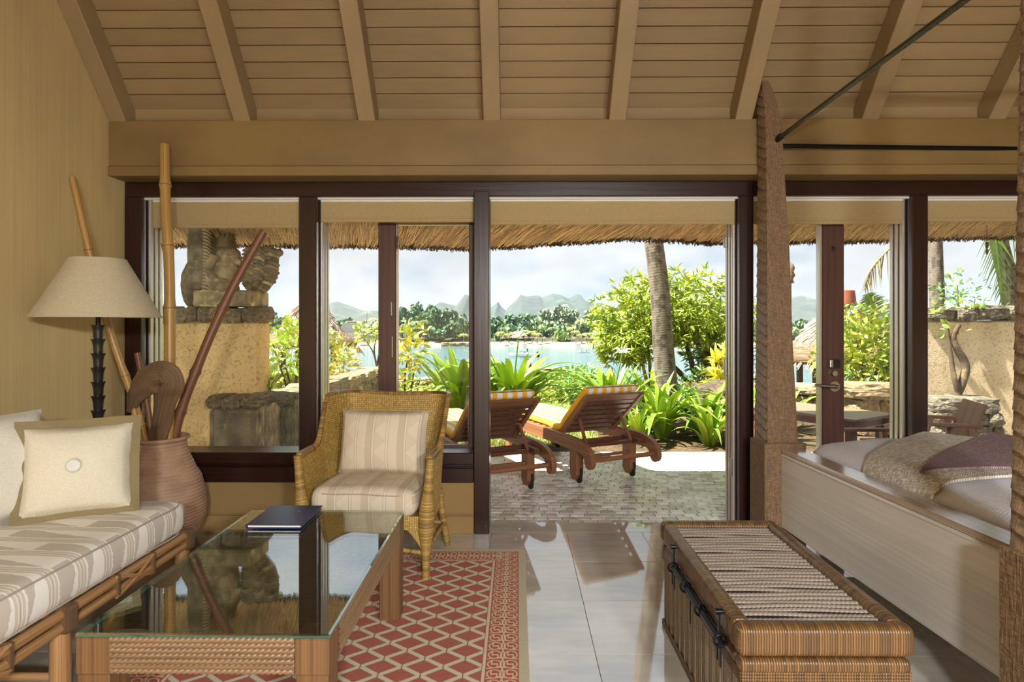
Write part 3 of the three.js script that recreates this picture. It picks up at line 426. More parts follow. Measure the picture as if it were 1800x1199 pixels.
// ---------- twisted cords ----------
// a cord along +x with its strands as real ridges
function cordGeo(len, r, turns, strands = 2, rad = 8, depth = 0.28, per = 5) {
  const seg = Math.max(6, Math.round(turns * strands * per)), pos = [], uv = [], idx = [];
  for (let i = 0; i <= seg; i++) for (let j = 0; j <= rad; j++) { const t = i / seg, a = j / rad * 2 * PI, R = r * (1 - depth + depth * Math.abs(Math.cos((a * strands + t * turns * strands * 2 * PI) / 2)) ** 0.7 * 1.0); pos.push((t - 0.5) * len, Math.cos(a) * R, Math.sin(a) * R); uv.push(t * len, j / rad * r * 6); }
  for (let i = 0; i < seg; i++) for (let j = 0; j < rad; j++) { const a = i * (rad + 1) + j, b = a + rad + 1; idx.push(a, a + 1, b, b, a + 1, b + 1); }
  const g = new THREE.BufferGeometry(); g.setAttribute('position', new THREE.Float32BufferAttribute(pos, 3)); g.setAttribute('uv', new THREE.Float32BufferAttribute(uv, 2)); g.setIndex(idx); g.computeVertexNormals(); return g;
}
// ---------- coffee table ----------
{
  const t = thing('coffee_table', 'low wooden coffee table with woven cord sides and a clear glass top', 'table', [-0.883, 0, -2.22]);
  const hw = 0.357, hd = 0.555, leg = 0.097;
  for (const sx of [-1, 1]) for (const sz of [-1, 1]) mesh('leg', [cb(leg - 0.006, 0.352, leg - 0.006, sx * (hw - leg / 2), 0.189, sz * (hd - leg / 2), 0.003, 'y'), cb(leg, 0.103, leg, sx * (hw - leg / 2), 0.4165, sz * (hd - leg / 2), 0.003, 'y')], M.tableWood, t);
  const L = 2 * (hd - leg), W = 2 * (hw - leg);
  for (const s of [-1, 1]) {
    const a = mesh('apron', cb(0.02, 0.10, L, s * (hw - 0.016), 0.416, 0, 0.002), M.cordG, t), rows = [];
    const c = cordGeo(L, 0.0088, L / 0.034, 2, 9, 0.4, 5); c.rotateY(PI / 2);
    for (let k = 0; k < 7; k++) { const q = c.clone(); q.rotateZ(k * 1.1); q.translate(s * (hw - 0.007), 0.373 + k * 0.0146, (k % 2) * 0.0); rows.push(q); }
    mesh('woven_cords', rows, M.cordD, a, 'stuff');
    const b = mesh('apron', cb(W, 0.10, 0.02, 0, 0.416, s * (hd - 0.016), 0.002), M.cordG, t), rw = [];
    const e = cordGeo(W, 0.0088, W / 0.034, 2, 9, 0.4, 5);
    for (let k = 0; k < 7; k++) { const q = e.clone(); q.rotateX(k * 1.1); q.translate(0, 0.373 + k * 0.0146, s * (hd - 0.007)); rw.push(q); }
    mesh('woven_cords', rw, M.cordD, b, 'stuff');
  }
  mesh('woven_top', [cb(2 * hw - 2 * leg, 0.012, 2 * hd - 0.01, 0, 0.458, 0, 0.002, 'x'), cb(2 * hw - 0.01, 0.012, L, 0, 0.4575, 0, 0.002, 'x')], M.cord, t);
  const gt = mesh('glass_top', cb(2 * hw + 0.004, 0.011, 2 * hd + 0.004, 0, 0.4765, 0, 0.0055), M.glassTop, t);
  mesh('glass_edge', [cb(2 * hw + 0.002, 0.0015, 0.012, 0, 0.4715, hd - 0.006, 0.0005), cb(2 * hw + 0.002, 0.0015, 0.012, 0, 0.4715, -hd + 0.006, 0.0005), cb(0.012, 0.0015, 2 * hd, hw - 0.006, 0.4712, 0, 0.0005), cb(0.012, 0.0015, 2 * hd, -hw + 0.006, 0.4712, 0, 0.0005)], M.glassEdge, gt);
  const bk = thing('folder', 'flat navy blue folder lying on the glass coffee table', 'folder', [-1.03, 0.4825, -2.645], 0.0);
  mesh('cover', [cb(0.235, 0.004, 0.27, 0, 0.0045, 0, 0.001), cb(0.235, 0.004, 0.27, 0.004, 0.0165, -0.003, 0.001), cb(0.006, 0.014, 0.27, -0.115, 0.0105, 0, 0.001)], M.book, bk);
  mesh('pages', cb(0.222, 0.0075, 0.258, 0.002, 0.0104, 0, 0.001), M.paper, bk);
  const lg = new THREE.CircleGeometry(0.006, 12); lg.rotateX(-PI / 2); lg.translate(0.045, 0.0188, -0.045); mesh('emblem', lg, M.shell, bk);
}
// ---------- cushions ----------
// pillow lying in the xy plane, puffed along z, edges pinched to the corners
function pillowGeo(w, h, th, sd = 0, seg = 22, pow = 0.42) {
  const side = (s) => surf((u, v) => { const x = 2 * u - 1, y = 2 * v - 1, e = Math.max(0, (1 - x * x) * (1 - y * y)), k = Math.pow(e, pow), pull = 1 - 0.05 * (1 - Math.abs(x)) * y * y - 0.0; const n = fbm3(x * 1.6 + sd, y * 1.6, s * 2 + sd, 3) * 0.14; return V(x * w / 2 * (1 - 0.05 * (1 - y * y) * x * x), y * h / 2 * pull, s * th / 2 * k * (1 + n)); }, seg, seg, (u, v) => [u * w, v * h], s < 0);
  return merge([side(1), side(-1)]);
}
// softened block cushion
function blockCushion(w, h, d, r, sd = 0, sag = 0.0) {
  const g2 = new THREE.BoxGeometry(w, h, d, 30, 6, 30).toNonIndexed(), p = g2.attributes.position, v = V();
  for (let i = 0; i < p.count; i++) {
    v.fromBufferAttribute(p, i); const e = V(w / 2 - r, h / 2 - r, d / 2 - r), c = V(...['x', 'y', 'z'].map((k) => THREE.MathUtils.clamp(v[k], -e[k], e[k]))), dl = v.clone().sub(c); if (dl.lengthSq() > 0) v.copy(c).addScaledVector(dl.normalize(), r);
    const x = v.x / w * 2, z = v.z / d * 2, b = (1 - x * x) * (1 - z * z); v.y += Math.sign(v.y) * b * h * 0.05 - (v.y > 0 ? sag * b : 0) + fbm3(v.x * 4 + sd, v.y * 3, v.z * 4, 3) * 0.012; v.x += fbm3(v.z * 5, v.y * 5, sd, 2) * 0.006; p.setXYZ(i, v.x, v.y, v.z);
  }
  const q = mergeSmooth(g2); return uvBoxSmooth(q);
}
function mergeSmooth(g) {       // smooth normals for a soup of triangles
  const p = g.attributes.position, map = new Map(), n = new Float32Array(p.count * 3), a = V(), b = V(), c = V(), acc = {};
  const key = (i) => Math.round(p.getX(i) * 4000) + ',' + Math.round(p.getY(i) * 4000) + ',' + Math.round(p.getZ(i) * 4000);
  for (let i = 0; i < p.count; i += 3) { a.fromBufferAttribute(p, i); b.fromBufferAttribute(p, i + 1); c.fromBufferAttribute(p, i + 2); const m = b.clone().sub(a).cross(c.clone().sub(a)); for (let k = 0; k < 3; k++) { const q = key(i + k); if (!map.has(q)) map.set(q, V()); map.get(q).add(m); } }
  for (let i = 0; i < p.count; i++) { const m = map.get(key(i)).clone().normalize(); n.set([m.x, m.y, m.z], i * 3); }
  g.setAttribute('normal', new THREE.BufferAttribute(n, 3)); return g;
}
function uvBoxSmooth(g, along = 'x') { const n = g.attributes.normal.clone(); uvBox(g, along); g.setAttribute('normal', n); return g; }
// ---------- rattan sofa ----------
{
  const t = thing('rattan_sofa', 'rattan pole sofa with a thick taupe and cream patterned seat cushion', 'sofa', [-1.575, 0, -2.87]);
  const LEN = 2.1, xb = -0.9;
  const pole = (n, pts, r = 0.018, m = M.rattan) => mesh(n, tube(pts, r, 10, pts.length > 2 ? pts.length * 6 : 2), m, t);
  for (const x of [-0.012, xb]) { pole('rail', [V(x, 0.338, -0.0), V(x, 0.338, LEN)], 0.0195); pole('rail', [V(x, 0.292, 0), V(x, 0.292, LEN)], 0.0175); }
  for (const z of [0.02, LEN - 0.02]) { pole('rail', [V(xb, 0.338, z), V(0, 0.338, z)], 0.0185); pole('rail', [V(xb, 0.292, z), V(0, 0.292, z)], 0.0165); }
  for (const x of [-0.03, xb + 0.03]) for (const z of [0.02, 0.785, 1.55, LEN - 0.03]) mesh('leg', tube([V(x, 0.31, z), V(x, 0.0, z)], 0.033, 12), M.rattan, t);
  // bindings: wrapped collars and crossed cane
  for (const z of [0.015, 0.785, 1.55]) mesh('binding', rbox(0.052, 0.098, 0.062, 0.016, -0.008, 0.316, z, 3), M.rattanWrap, t);
  for (const z of [0.3, 0.53, 1.03, 1.29]) mesh('binding', rbox(0.048, 0.094, 0.014, 0.006, -0.012, 0.315, z, 2), M.rattanWrap, t);
  for (const [a, b] of [[0.30, 0.53], [0.53, 0.3], [1.03, 1.29], [1.29, 1.03]]) for (const o of [0, 0.014]) mesh('cross_cane', tube([V(0.006, 0.275, a + o), V(0.013, 0.315, (a + b) / 2 + o), V(0.006, 0.356, b + o)], 0.0055, 6, 12), M.rattan, t);
  const slats = []; for (let k = 0; k < 22; k++) slats.push(tube([V(xb, 0.335, 0.06 + k * 0.094), V(-0.01, 0.335, 0.06 + k * 0.094)], 0.009, 6, 1)); mesh('seat_slats', slats, M.rattan, t, 'stuff');
  pole('stretcher', [V(xb + 0.03, 0.11, 0.785), V(-0.03, 0.11, 0.785)], 0.014); pole('stretcher', [V(xb + 0.03, 0.11, 1.55), V(-0.03, 0.11, 1.55)], 0.014); pole('stretcher', [V(-0.4, 0.10, 0.785), V(-0.4, 0.10, 1.55)], 0.013);
  // short arm at the window end and the back frame
  pole('arm_pole', [V(-0.42, 0.33, 0.0), V(-0.425, 0.62, 0.0), V(-0.47, 0.675, 0.0), V(-0.87, 0.70, 0.0)], 0.0155); pole('arm_pole', [V(-0.45, 0.33, 0.0), V(-0.455, 0.59, 0.0), V(-0.50, 0.64, 0.0), V(-0.87, 0.66, 0.0)], 0.012);
  mesh('binding', rbox(0.075, 0.05, 0.04, 0.012, -0.437, 0.56, 0, 3), M.rattanWrap, t);
  pole('back_pole', [V(xb, 0.34, 0.0), V(xb - 0.02, 0.72, 0.0)], 0.018); pole('back_pole', [V(xb, 0.34, LEN), V(xb - 0.02, 0.72, LEN)], 0.018); pole('back_pole', [V(xb - 0.02, 0.72, 0), V(xb - 0.02, 0.72, LEN)], 0.018);
  // seat cushion with piping
  const cw = 0.88, ch = 0.158, cd = 2.08, g = blockCushion(cd, ch, cw, 0.055, 2); g.rotateY(PI / 2);
  const uv = g.attributes.uv, p = g.attributes.position, nn = g.attributes.normal;
  for (let i = 0; i < p.count; i++) { const x = p.getX(i), y = p.getY(i); uv.setXY(i, p.getZ(i) + 0.03, (Math.abs(nn.getX(i)) > 0.75 ? cw / 2 + (ch / 2 - y) : x)); }
  g.translate(-0.44, 0.352 + ch / 2, 1.045);
  const c = mesh('seat_cushion', g, M.sofaCloth, t);
  const x1 = 0.0 - 0.02, z1 = 0.03, y1 = 0.352 + ch - 0.014, pip = (y) => tube([V(-0.85, y, z1 + 0.01), V(-0.2, y, z1), V(x1 - 0.05, y, z1 + 0.004), V(x1 + 0.004, y, z1 + 0.05), V(x1 + 0.006, y, 0.3), V(x1 + 0.004, y + 0.002, 0.9), V(x1 + 0.006, y, 1.4), V(x1, y, 2.03)], 0.0042, 6, 60);
  mesh('piping', [pip(y1)], M.sofaPiping, c); mesh('piping', [pip(0.366)], M.sofaPiping, c);
}
{
  const t = thing('throw_pillow', 'cream linen pillow with an olive flange and a round shell badge on the sofa', 'pillow', [-1.90, 0.508, -2.56], 0.5);
  const lean = new THREE.Group(); const R = (g) => { g.rotateX(-0.26); g.translate(0, 0.205, -0.05); return g; };
  mesh('cover', R(pillowGeo(0.40, 0.375, 0.185, 3)), M.linen, t);
  // flat flange round the seam, waving
  const ring = (s) => { const per = (t0) => { const a = t0 * 4, k = Math.floor(a) % 4, f = a - Math.floor(a); return [[-1 + 2 * f, -1], [1, -1 + 2 * f], [1 - 2 * f, 1], [-1, 1 - 2 * f]][k]; }; return (u, v) => { const [x, y] = per(Math.min(u, 0.99999)), w = lerp(0.183, 0.228, v), h = lerp(0.17, 0.218, v); return V(x * w * (1 + 0.02 * (Math.abs(x * y) ** 4)), y * h * (1 + 0.02 * (Math.abs(x * y) ** 4)), 0.012 * v * Math.sin(u * 37) + 0.004 * Math.sin(u * 83)); }; };
  mesh('flange', R(sheet(ring(1), () => V(0, 0, 1), 0.005, 160, 2, (u, v) => [u * 1.7, v * 0.05])), M.flange, t);
  const sh = [new THREE.CylinderGeometry(0.024, 0.026, 0.006, 24)]; for (let k = 0; k < 26; k++) { const b = new THREE.SphereGeometry(0.0028, 6, 5); b.translate(Math.cos(k / 26 * 2 * PI) * 0.029, 0, Math.sin(k / 26 * 2 * PI) * 0.029); sh.push(b); } for (const g of sh) { g.rotateX(PI / 2); g.translate(-0.005, 0.01, 0.093); }
  mesh('shell_badge', R(merge(sh)), M.shell, t);
  const t2 = thing('back_cushion', 'plain white cushion leaning on the left wall beside the flanged pillow', 'pillow', [-2.24, 0.508, -2.42], 1.25);
  const g = pillowGeo(0.62, 0.46, 0.24, 8); g.rotateX(-0.22); g.translate(0, 0.225, 0); mesh('cover', g, M.whiteCloth, t2);
}
// ---------- lamp ----------
{
  const t = thing('floor_lamp', 'unlit lamp with a cream cone shade on a black ringed pole beside the left wall', 'lamp', [-2.222, 0, -3.15]);
  mesh('base', lathe([[0.001, 0], [0.13, 0], [0.135, 0.012], [0.12, 0.03], [0.04, 0.045], [0.022, 0.07], [0.001, 0.075]], 32), M.lampPole, t);
  const ring = lathe([[0.020, 0], [0.0225, 0.012], [0.024, 0.04], [0.029, 0.062], [0.0345, 0.072], [0.0345, 0.075], [0.021, 0.075]], 28);
  for (let k = 0; k < 17; k++) { const o = mesh('pole_ring', ring, M.lampPole, t); o.position.y = 0.065 + k * 0.0752; }
  mesh('stem', lathe([[0.001, 1.34], [0.012, 1.34], [0.012, 1.52], [0.001, 1.52]], 12), M.black, t);
  const s = mesh('shade', lathe([[0.2935, 1.384], [0.2955, 1.384], [0.1285, 1.692], [0.1265, 1.692], [0.2935, 1.384]], 64), M.shade, t);
  mesh('shade_rim', [new THREE.TorusGeometry(0.2945, 0.0028, 6, 64).rotateX(PI / 2).translate(0, 1.385, 0), new THREE.TorusGeometry(0.1275, 0.0028, 6, 48).rotateX(PI / 2).translate(0, 1.691, 0)], M.shade, s);
  mesh('spider', [tube([V(-0.127, 1.66, 0), V(0.127, 1.66, 0)], 0.002, 6), tube([V(0, 1.66, -0.127), V(0, 1.66, 0.127)], 0.002, 6), tube([V(0, 1.5, 0), V(0, 1.66, 0)], 0.004, 6)], M.steel, s);
  mesh('bulb', lathe([[0.001, 1.6], [0.02, 1.595], [0.032, 1.57], [0.028, 1.54], [0.014, 1.51], [0.014, 1.5], [0.001, 1.5]], 20), M.white, t);
}
// ---------- vase with bamboo ----------
{
  const vx = -2.125, vz = -3.545, t = thing('terracotta_vase', 'tall ribbed terracotta floor vase holding bamboo poles in the corner', 'vase', [vx, 0, vz]);
  const prof = [[0.001, 0], [0.15, 0]], R = (y) => { const k = [[0, 0.14], [0.05, 0.168], [0.12, 0.212], [0.2, 0.242], [0.27, 0.247], [0.34, 0.236], [0.42, 0.218], [0.5, 0.178], [0.57, 0.15], [0.62, 0.137], [0.65, 0.135]]; for (let i = 0; i < k.length - 1; i++) if (y <= k[i + 1][0]) { const f = (y - k[i][0]) / (k[i + 1][0] - k[i][0]); return lerp(k[i][1], k[i + 1][1], f * f * (3 - 2 * f) * 0.4 + f * 0.6); } return 0.135; };
  for (let i = 0; i <= 200; i++) { const y = i / 200 * 0.65; prof.push([R(y) + 0.007 * Math.abs(Math.sin(y * PI / 0.019)) - 0.002, y]); }
  prof.push([0.142, 0.655], [0.154, 0.663], [0.156, 0.674], [0.149, 0.68], [0.136, 0.674], [0.124, 0.65], [0.135, 0.5], [0.22, 0.27], [0.14, 0.03], [0.001, 0.03]);
  mesh('body', lathe(prof, 72), M.terra, t);
  // bamboo: nodes swell, the pole bends a little at each
  function pole(label, pts, r, nodes, m, group) {
    const o = thing('bamboo_pole', label, 'bamboo pole', [0, 0, 0], 0, group), c = new THREE.CatmullRomCurve3(pts, false, 'centripetal');
    mesh('cane', tube(pts, (t) => { let k = r * lerp(1.06, 0.92, t); for (const n of nodes) { const d = Math.abs(t - n); k += r * 0.16 * Math.exp(-((d / 0.006) ** 2)) + r * 0.10 * Math.exp(-((d / 0.02) ** 2)); } return k; }, 14, 120), m, o);
    const ring = sub('node_scar', { c: '#6b4a26', r: 0.6 }); for (const n of nodes) { const p = c.getPoint(n), d = c.getTangent(n).multiplyScalar(0.0022); mesh('node', tube([p.clone().sub(d), p.clone().add(d)], r * lerp(1.06, 0.92, n) * 1.285, 16, 1), ring, o); }
    nodes.forEach((n, i) => { const p = c.getPoint(n), d = c.getTangent(n), q = c.getPoint(n + 0.004), s = i % 2 ? 1 : -1; mesh('twig_stub', tube([p.clone().addScaledVector(V(s, 0, 0.3), r * 0.7), q.clone().addScaledVector(V(s, 0.25, 0.35), r * 1.32)], [r * 0.3, r * 0.16], 7), m, o); });
  }
  pole('thick golden bamboo pole standing upright against the beam', [V(-2.075, 0.36, -3.50), V(-2.06, 0.9, -3.52), V(-2.062, 1.3, -3.53), V(-2.085, 1.7, -3.56), V(-2.12, 2.08, -3.585), V(-2.135, 2.435, -3.60)], 0.030, [0.26, 0.47, 0.66, 0.86], M.bamboo);
  pole('slim golden bamboo pole leaning to the left wall behind the lamp shade', [V(-2.12, 0.36, -3.49), V(-2.21, 0.85, -3.45), V(-2.33, 1.3, -3.40), V(-2.42, 1.75, -3.36), V(-2.495, 2.17, -3.33)], 0.0195, [0.2, 0.36, 0.55, 0.76], M.bamboo);
  pole('brown bamboo pole leaning to the right across the statue window', [V(-2.09, 0.36, -3.55), V(-2.035, 0.75, -3.56), V(-1.93, 1.1, -3.6), V(-1.79, 1.5, -3.67), V(-1.60, 1.93, -3.755)], 0.0275, [0.3, 0.47, 0.72], M.bambooD);
  pole('short thin bamboo stick rising left of the dried sheath', [V(-2.13, 0.4, -3.48), V(-2.155, 0.8, -3.48), V(-2.22, 1.18, -3.47)], 0.0165, [0.45, 0.62, 0.84], M.bambooD);
  const h = thing('dried_palm_sheath', 'curled brown dried palm sheath folded over among the bamboo poles', 'dried plant');
  const sp = new THREE.CatmullRomCurve3([V(-2.12, 0.5, -3.47), V(-2.09, 0.72, -3.47), V(-2.035, 0.93, -3.45), V(-2.005, 1.01, -3.44), V(-2.04, 1.055, -3.43), V(-2.11, 1.03, -3.43), V(-2.19, 0.95, -3.43), V(-2.235, 0.84, -3.43)]);
  const width = (u) => lerp(0.06, 0.105, sstep(u, 0, 0.5)) * (u > 0.75 ? lerp(1, 0.25, (u - 0.75) / 0.25) : 1);
  mesh('sheath', sheet((u, v) => { const p = sp.getPoint(u), T0 = sp.getTangent(u), s = V(0, 0, 1).cross(T0).normalize(), k = (v - 0.5) * 2, w = width(u); return p.addScaledVector(s, k * w * (0.78 + 0.12 * fbm3(u * 9, k > 0 ? 4 : 9, 1, 3))).add(V(0, 0, (1 - k * k) * w * 0.38 + 0.0035 * Math.sin(k * 16 + 2 * Math.sin(u * 7)) + 0.012 * fbm3(u * 6, k * 2, 3, 3) + 0.003 * Math.sin(u * 40 + k * 3))); }, (u, v) => V(0.2 * (v - 0.5), 0.1, 1).normalize(), 0.008, 60, 12, (u, v) => [u * 0.9, v * 0.2]), M.husk, h);
  mesh('torn_tip', sheet((u, v) => V(-2.035 + u * 0.075, 1.05 + 0.035 * Math.sin(u * 2.4) + (v - 0.5) * 0.035 * (1 - u), -3.44 + 0.02 * u), () => V(0, 0.3, 1), 0.004, 10, 3, (u, v) => [u * 0.1, v * 0.05]), M.husk, h);
  mesh('inner_strip', tube([V(-2.14, 0.5, -3.44), V(-2.19, 0.72, -3.43), V(-2.22, 0.92, -3.43)], [0.03, 0.024, 0.012], 8, 20), M.bamboo, h);
}

// ---------- wicker armchair ----------
{
  const t = thing('wicker_armchair', 'golden woven wicker armchair facing the room between the low window and the coffee table', 'armchair', [-0.785, 0, -3.405], -0.10);
  const a = 0.335, zf = 0.255, zb = -0.235, rc = 0.075, s1 = zf - zb - rc, arc = rc * PI / 2, s2 = 2 * (a - rc), tot = 2 * (s1 + arc) + s2;
  const plan = (u) => { let s = u * tot; const mir = s > tot / 2; if (mir) s = tot - s; let x, z, nx, nz; if (s < s1) { x = -a; z = zf - s; nx = -1; nz = 0; } else if (s < s1 + arc) { const q = (s - s1) / rc; x = -a + rc - rc * Math.cos(q); z = zb + rc - rc * Math.sin(q); nx = -Math.cos(q); nz = -Math.sin(q); } else { x = -a + rc + (s - s1 - arc); z = zb; nx = 0; nz = -1; } return mir ? [-x, z, -nx, nz] : [x, z, nx, nz]; };
  const top = (u) => { const [x, z] = plan(u), k = sstep(-z, -0.10, 0.16); return lerp(0.642 + 0.012 * sstep(-z, -0.25, 0), 0.92 - 0.012 * (1 - (x / a) ** 2), k * k * (1.6 - 0.6 * k)); };
  const bot = (u) => { const [x, z] = plan(u), k = z > 0 ? 1 - (1 - Math.min(1, z / zf)) ** 2 : 0; return 0.30 - 0.10 * Math.pow(k, 3) - 0.05 * sstep(-z, 0.1, 0.22); };
  const f = (u, v) => { const [x, z, nx, nz] = plan(u), b = bot(u), y = lerp(b, top(u), v), l = (y - 0.32); return V(x * (1 - 0.10 * sstep(-z, 0.0, 0.2)) + nx * l * 0.06 + x * 0.22 * Math.max(0, l - 0.27) * sstep(-z, -0.05, 0.15), y, z + nz * l * 0.19); };
  const nrm = (u) => { const [, , nx, nz] = plan(u); return V(nx, 0.1, nz).normalize(); };
  mesh('shell', sheet(f, (u) => nrm(u), 0.02, 72, 20, (u, v) => [u * tot, lerp(bot(u), top(u), v)]), M.wicker, t);
  const rim = []; for (let i = 0; i <= 72; i++) rim.push(f(i / 72, 1).add(V(0, 0.004, 0)));
  mesh('top_rim', tube(rim, (t0) => 0.0135 + 0.008 * (1 - sstep(Math.min(t0, 1 - t0), 0.05, 0.22)), 10, 150), M.wickerRim, t);
  for (const s of [-1, 1]) {
    mesh('leg', tube([V(s * 0.362, 0.645, 0.262), V(s * 0.352, 0.52, 0.262), V(s * 0.338, 0.34, 0.256), V(s * 0.334, 0.18, 0.25), V(s * 0.333, 0.0126, 0.247)], (q) => lerp(0.0225, 0.019, q) + 0.024 * Math.exp(-(((q - 0.55) / 0.2) ** 2)) , 14, 40), M.wickerLeg, t);
    mesh('leg', tube([V(s * 0.30, 0.36, -0.2), V(s * 0.32, 0.15, -0.235), V(s * 0.338, 0, -0.265)], [0.022, 0.02, 0.017], 12, 16), M.wickerLeg, t);
    mesh('stretcher', tube([V(s * 0.333, 0.14, 0.25), V(s * 0.33, 0.155, 0.0), V(s * 0.325, 0.15, -0.235)], 0.0125, 8, 14), M.wickerLeg, t);
    // woven haunch running from the seat front down into the leg
    mesh('leg_panel', sheet((u, v) => V(s * (0.33 - 0.11 * u), lerp(0.335, lerp(0.10, 0.285, Math.sqrt(u)), v), 0.258), () => V(0, 0, 1), 0.018, 10, 8, (u, v) => [u * 0.11, v * 0.25]), M.wicker, t);
  }
  mesh('apron', sheet((u, v) => V((u - 0.5) * 0.62, lerp(0.345, 0.272 + 0.0 * u, v), 0.262), () => V(0, 0, 1), 0.018, 20, 3, (u, v) => [u * 0.62, v * 0.1]), M.wicker, t);
  mesh('stretcher', tube([V(-0.33, 0.145, 0.24), V(0, 0.165, 0.23), V(0.33, 0.145, 0.24)], 0.0125, 8, 14), M.wickerLeg, t);
  mesh('stretcher', tube([V(-0.33, 0.15, -0.235), V(0.33, 0.15, -0.235)], 0.0125, 8, 2), M.wickerLeg, t);
  mesh('seat_deck', cb(0.62, 0.014, 0.45, 0, 0.325, 0.02, 0.004), M.wicker, t);
  const g = blockCushion(0.575, 0.15, 0.50, 0.06, 5); g.translate(0, 0.335 + 0.075, 0.055); const sc = mesh('seat_cushion', g, M.chairCloth, t);
  mesh('piping', tube([V(-0.278, 0.466, 0), V(-0.275, 0.462, 0.24), V(-0.22, 0.456, 0.292), V(0, 0.46, 0.302), V(0.22, 0.456, 0.292), V(0.275, 0.462, 0.24), V(0.278, 0.466, 0)], 0.003, 6, 50), M.sofaPiping, sc);
  const c = thing('chair_cushion', 'plump taupe striped back cushion standing in the wicker armchair', 'cushion', [-0.778, 0.492, -3.475], -0.10), q = pillowGeo(0.525, 0.365, 0.2, 12, 22, 0.3); q.rotateX(-0.2); q.translate(0, 0.17, 0); mesh('cover', q, M.chairCloth, c);
}
// ---------- wicker chest ----------
{
  const x0 = 0.642, x1 = 1.155, z0 = -2.70, z1 = -1.735, cx = (x0 + x1) / 2, cz = (z0 + z1) / 2, W = x1 - x0, L = z1 - z0;
  const t = thing('wicker_chest', 'brown wicker chest with a ribbed lid and a black side bar beside the bed', 'chest', [cx, 0, cz]);
  const bw = W - 0.03, bl = L - 0.03, H = 0.315;
  mesh('body', cb(bw - 0.02, H + 0.02, bl - 0.02, 0, (H + 0.02) / 2 + 0.004, 0, 0.01), M.chestIn, t);
  const bulge = (g, s) => g, c = cordGeo(H, 0.0054, H / 0.028, 2, 7, 0.3, 4); c.rotateZ(PI / 2);
  const mk = (n, len, put) => { const out = []; for (let i = 0; i < n; i++) { const q = c.clone(), p = (i + 0.5) / n; q.rotateY(i * 0.7); q.translate(0, H / 2 + 0.005, 0); put(q, (p - 0.5) * len, i); out.push(q); } return out; };
  const nS = Math.round(bl / 0.0142), nF = Math.round(bw / 0.0142);
  mesh('woven_side', mk(nS, bl, (q, s, i) => q.translate(-bw / 2 + 0.006 + 0.003 * Math.sin(i * 1.3), 0, s)), M.chestRope, t, 'stuff');
  mesh('woven_side', mk(nS, bl, (q, s, i) => q.translate(bw / 2 - 0.006, 0, s)), M.chestRope, t, 'stuff');
  mesh('woven_side', mk(nF, bw, (q, s, i) => q.translate(s, 0, bl / 2 - 0.006)), M.chestRope, t, 'stuff');
  mesh('woven_side', mk(nF, bw, (q, s, i) => q.translate(s, 0, -bl / 2 + 0.006)), M.chestRope, t, 'stuff');
  const hoop = (y, n, m, r, grow) => { const out = []; for (let k = 0; k < n; k++) { const e = grow; out.push(tube([V(-bw / 2 - e, y + k * r * 1.7, -bl / 2 - e), V(bw / 2 + e, y + k * r * 1.7, -bl / 2 - e)], r, 7, 1), tube([V(-bw / 2 - e, y + k * r * 1.7, bl / 2 + e), V(bw / 2 + e, y + k * r * 1.7, bl / 2 + e)], r, 7, 1), tube([V(-bw / 2 - e, y + k * r * 1.7, -bl / 2 - e), V(-bw / 2 - e, y + k * r * 1.7, bl / 2 + e)], r, 7, 1), tube([V(bw / 2 + e, y + k * r * 1.7, -bl / 2 - e), V(bw / 2 + e, y + k * r * 1.7, bl / 2 + e)], r, 7, 1)); } return out; };
  mesh('waling', hoop(H - 0.012, 4, M.chestCane, 0.0055, 0.003), M.chestCane, t, 'stuff');
  mesh('waling', hoop(0.006, 3, M.chestCane, 0.005, 0.002), M.chestCane, t, 'stuff');
  // wrapped borders: body rim and lid frame; uv runs along each side so the wraps cross it
  const wrap = (w, h, d, r, x, y, z, along) => { const g = rbox(w, h, d, r, 0, 0, 0, 4), q = uvBoxSmooth(g.index ? g.toNonIndexed() : g, along); q.translate(x, y, z); return q; };
  const yr = H + 0.045 / 2 + 0.012;
  for (const s of [-1, 1]) { mesh('body_rim', wrap(0.05, 0.0445, L - 0.105, 0.018, s * (W / 2 - 0.0315), yr, 0, 'z'), M.chestCane, t); mesh('body_rim', wrap(W - 0.012, 0.045, 0.05, 0.018, 0, yr, s * (L / 2 - 0.031), 'x'), M.chestCane, t); }
  const lid = mesh('lid', cb(W - 0.06, 0.05, L - 0.06, 0, 0.418, 0, 0.01), M.chestIn, t), yl = 0.4245;
  for (const s of [-1, 1]) { mesh('lid_border', wrap(0.056, 0.09, L - 0.106, 0.022, s * (W / 2 - 0.0285), yl, 0, 'z'), M.chestCane, lid); mesh('lid_border', wrap(W, 0.0905, 0.056, 0.022, 0, yl, s * (L / 2 - 0.028), 'x'), M.chestCane, lid); }
  const n = 30, iw = W - 0.104, il = L - 0.108, rows = [0, 1, 2].map((k) => { const g = cordGeo(iw, 0.0108, iw / 0.06, 4, 24, 0.38, 3), p = g.attributes.position; for (let i = 0; i < p.count; i++) { const x = p.getX(i); p.setZ(i, p.getZ(i) * 0.98 + 0.004 * Math.sin(x * 9 + k * 2.1)); p.setY(i, p.getY(i) * 0.5 + 0.002 * Math.sin(x * 13 + k)); } g.computeVertexNormals(); return g; });
  for (let i = 0; i < n; i++) { const o = mesh('weave_row', rows[i % 3], M.chestRope, lid); o.position.set(0, 0.4465, -il / 2 + (i + 0.5) * il / n); if (i % 2) o.rotation.y = PI; }
  // long black bar with its straps
  const bx = -W / 2 - 0.012, zA = -2.44 - cz, zB = -1.84 - cz;
  const hb = mesh('carry_bar', [cb(0.02, 0.026, zB - zA, bx, 0.385 - 0.02, (zA + zB) / 2, 0.008)], M.black, t);
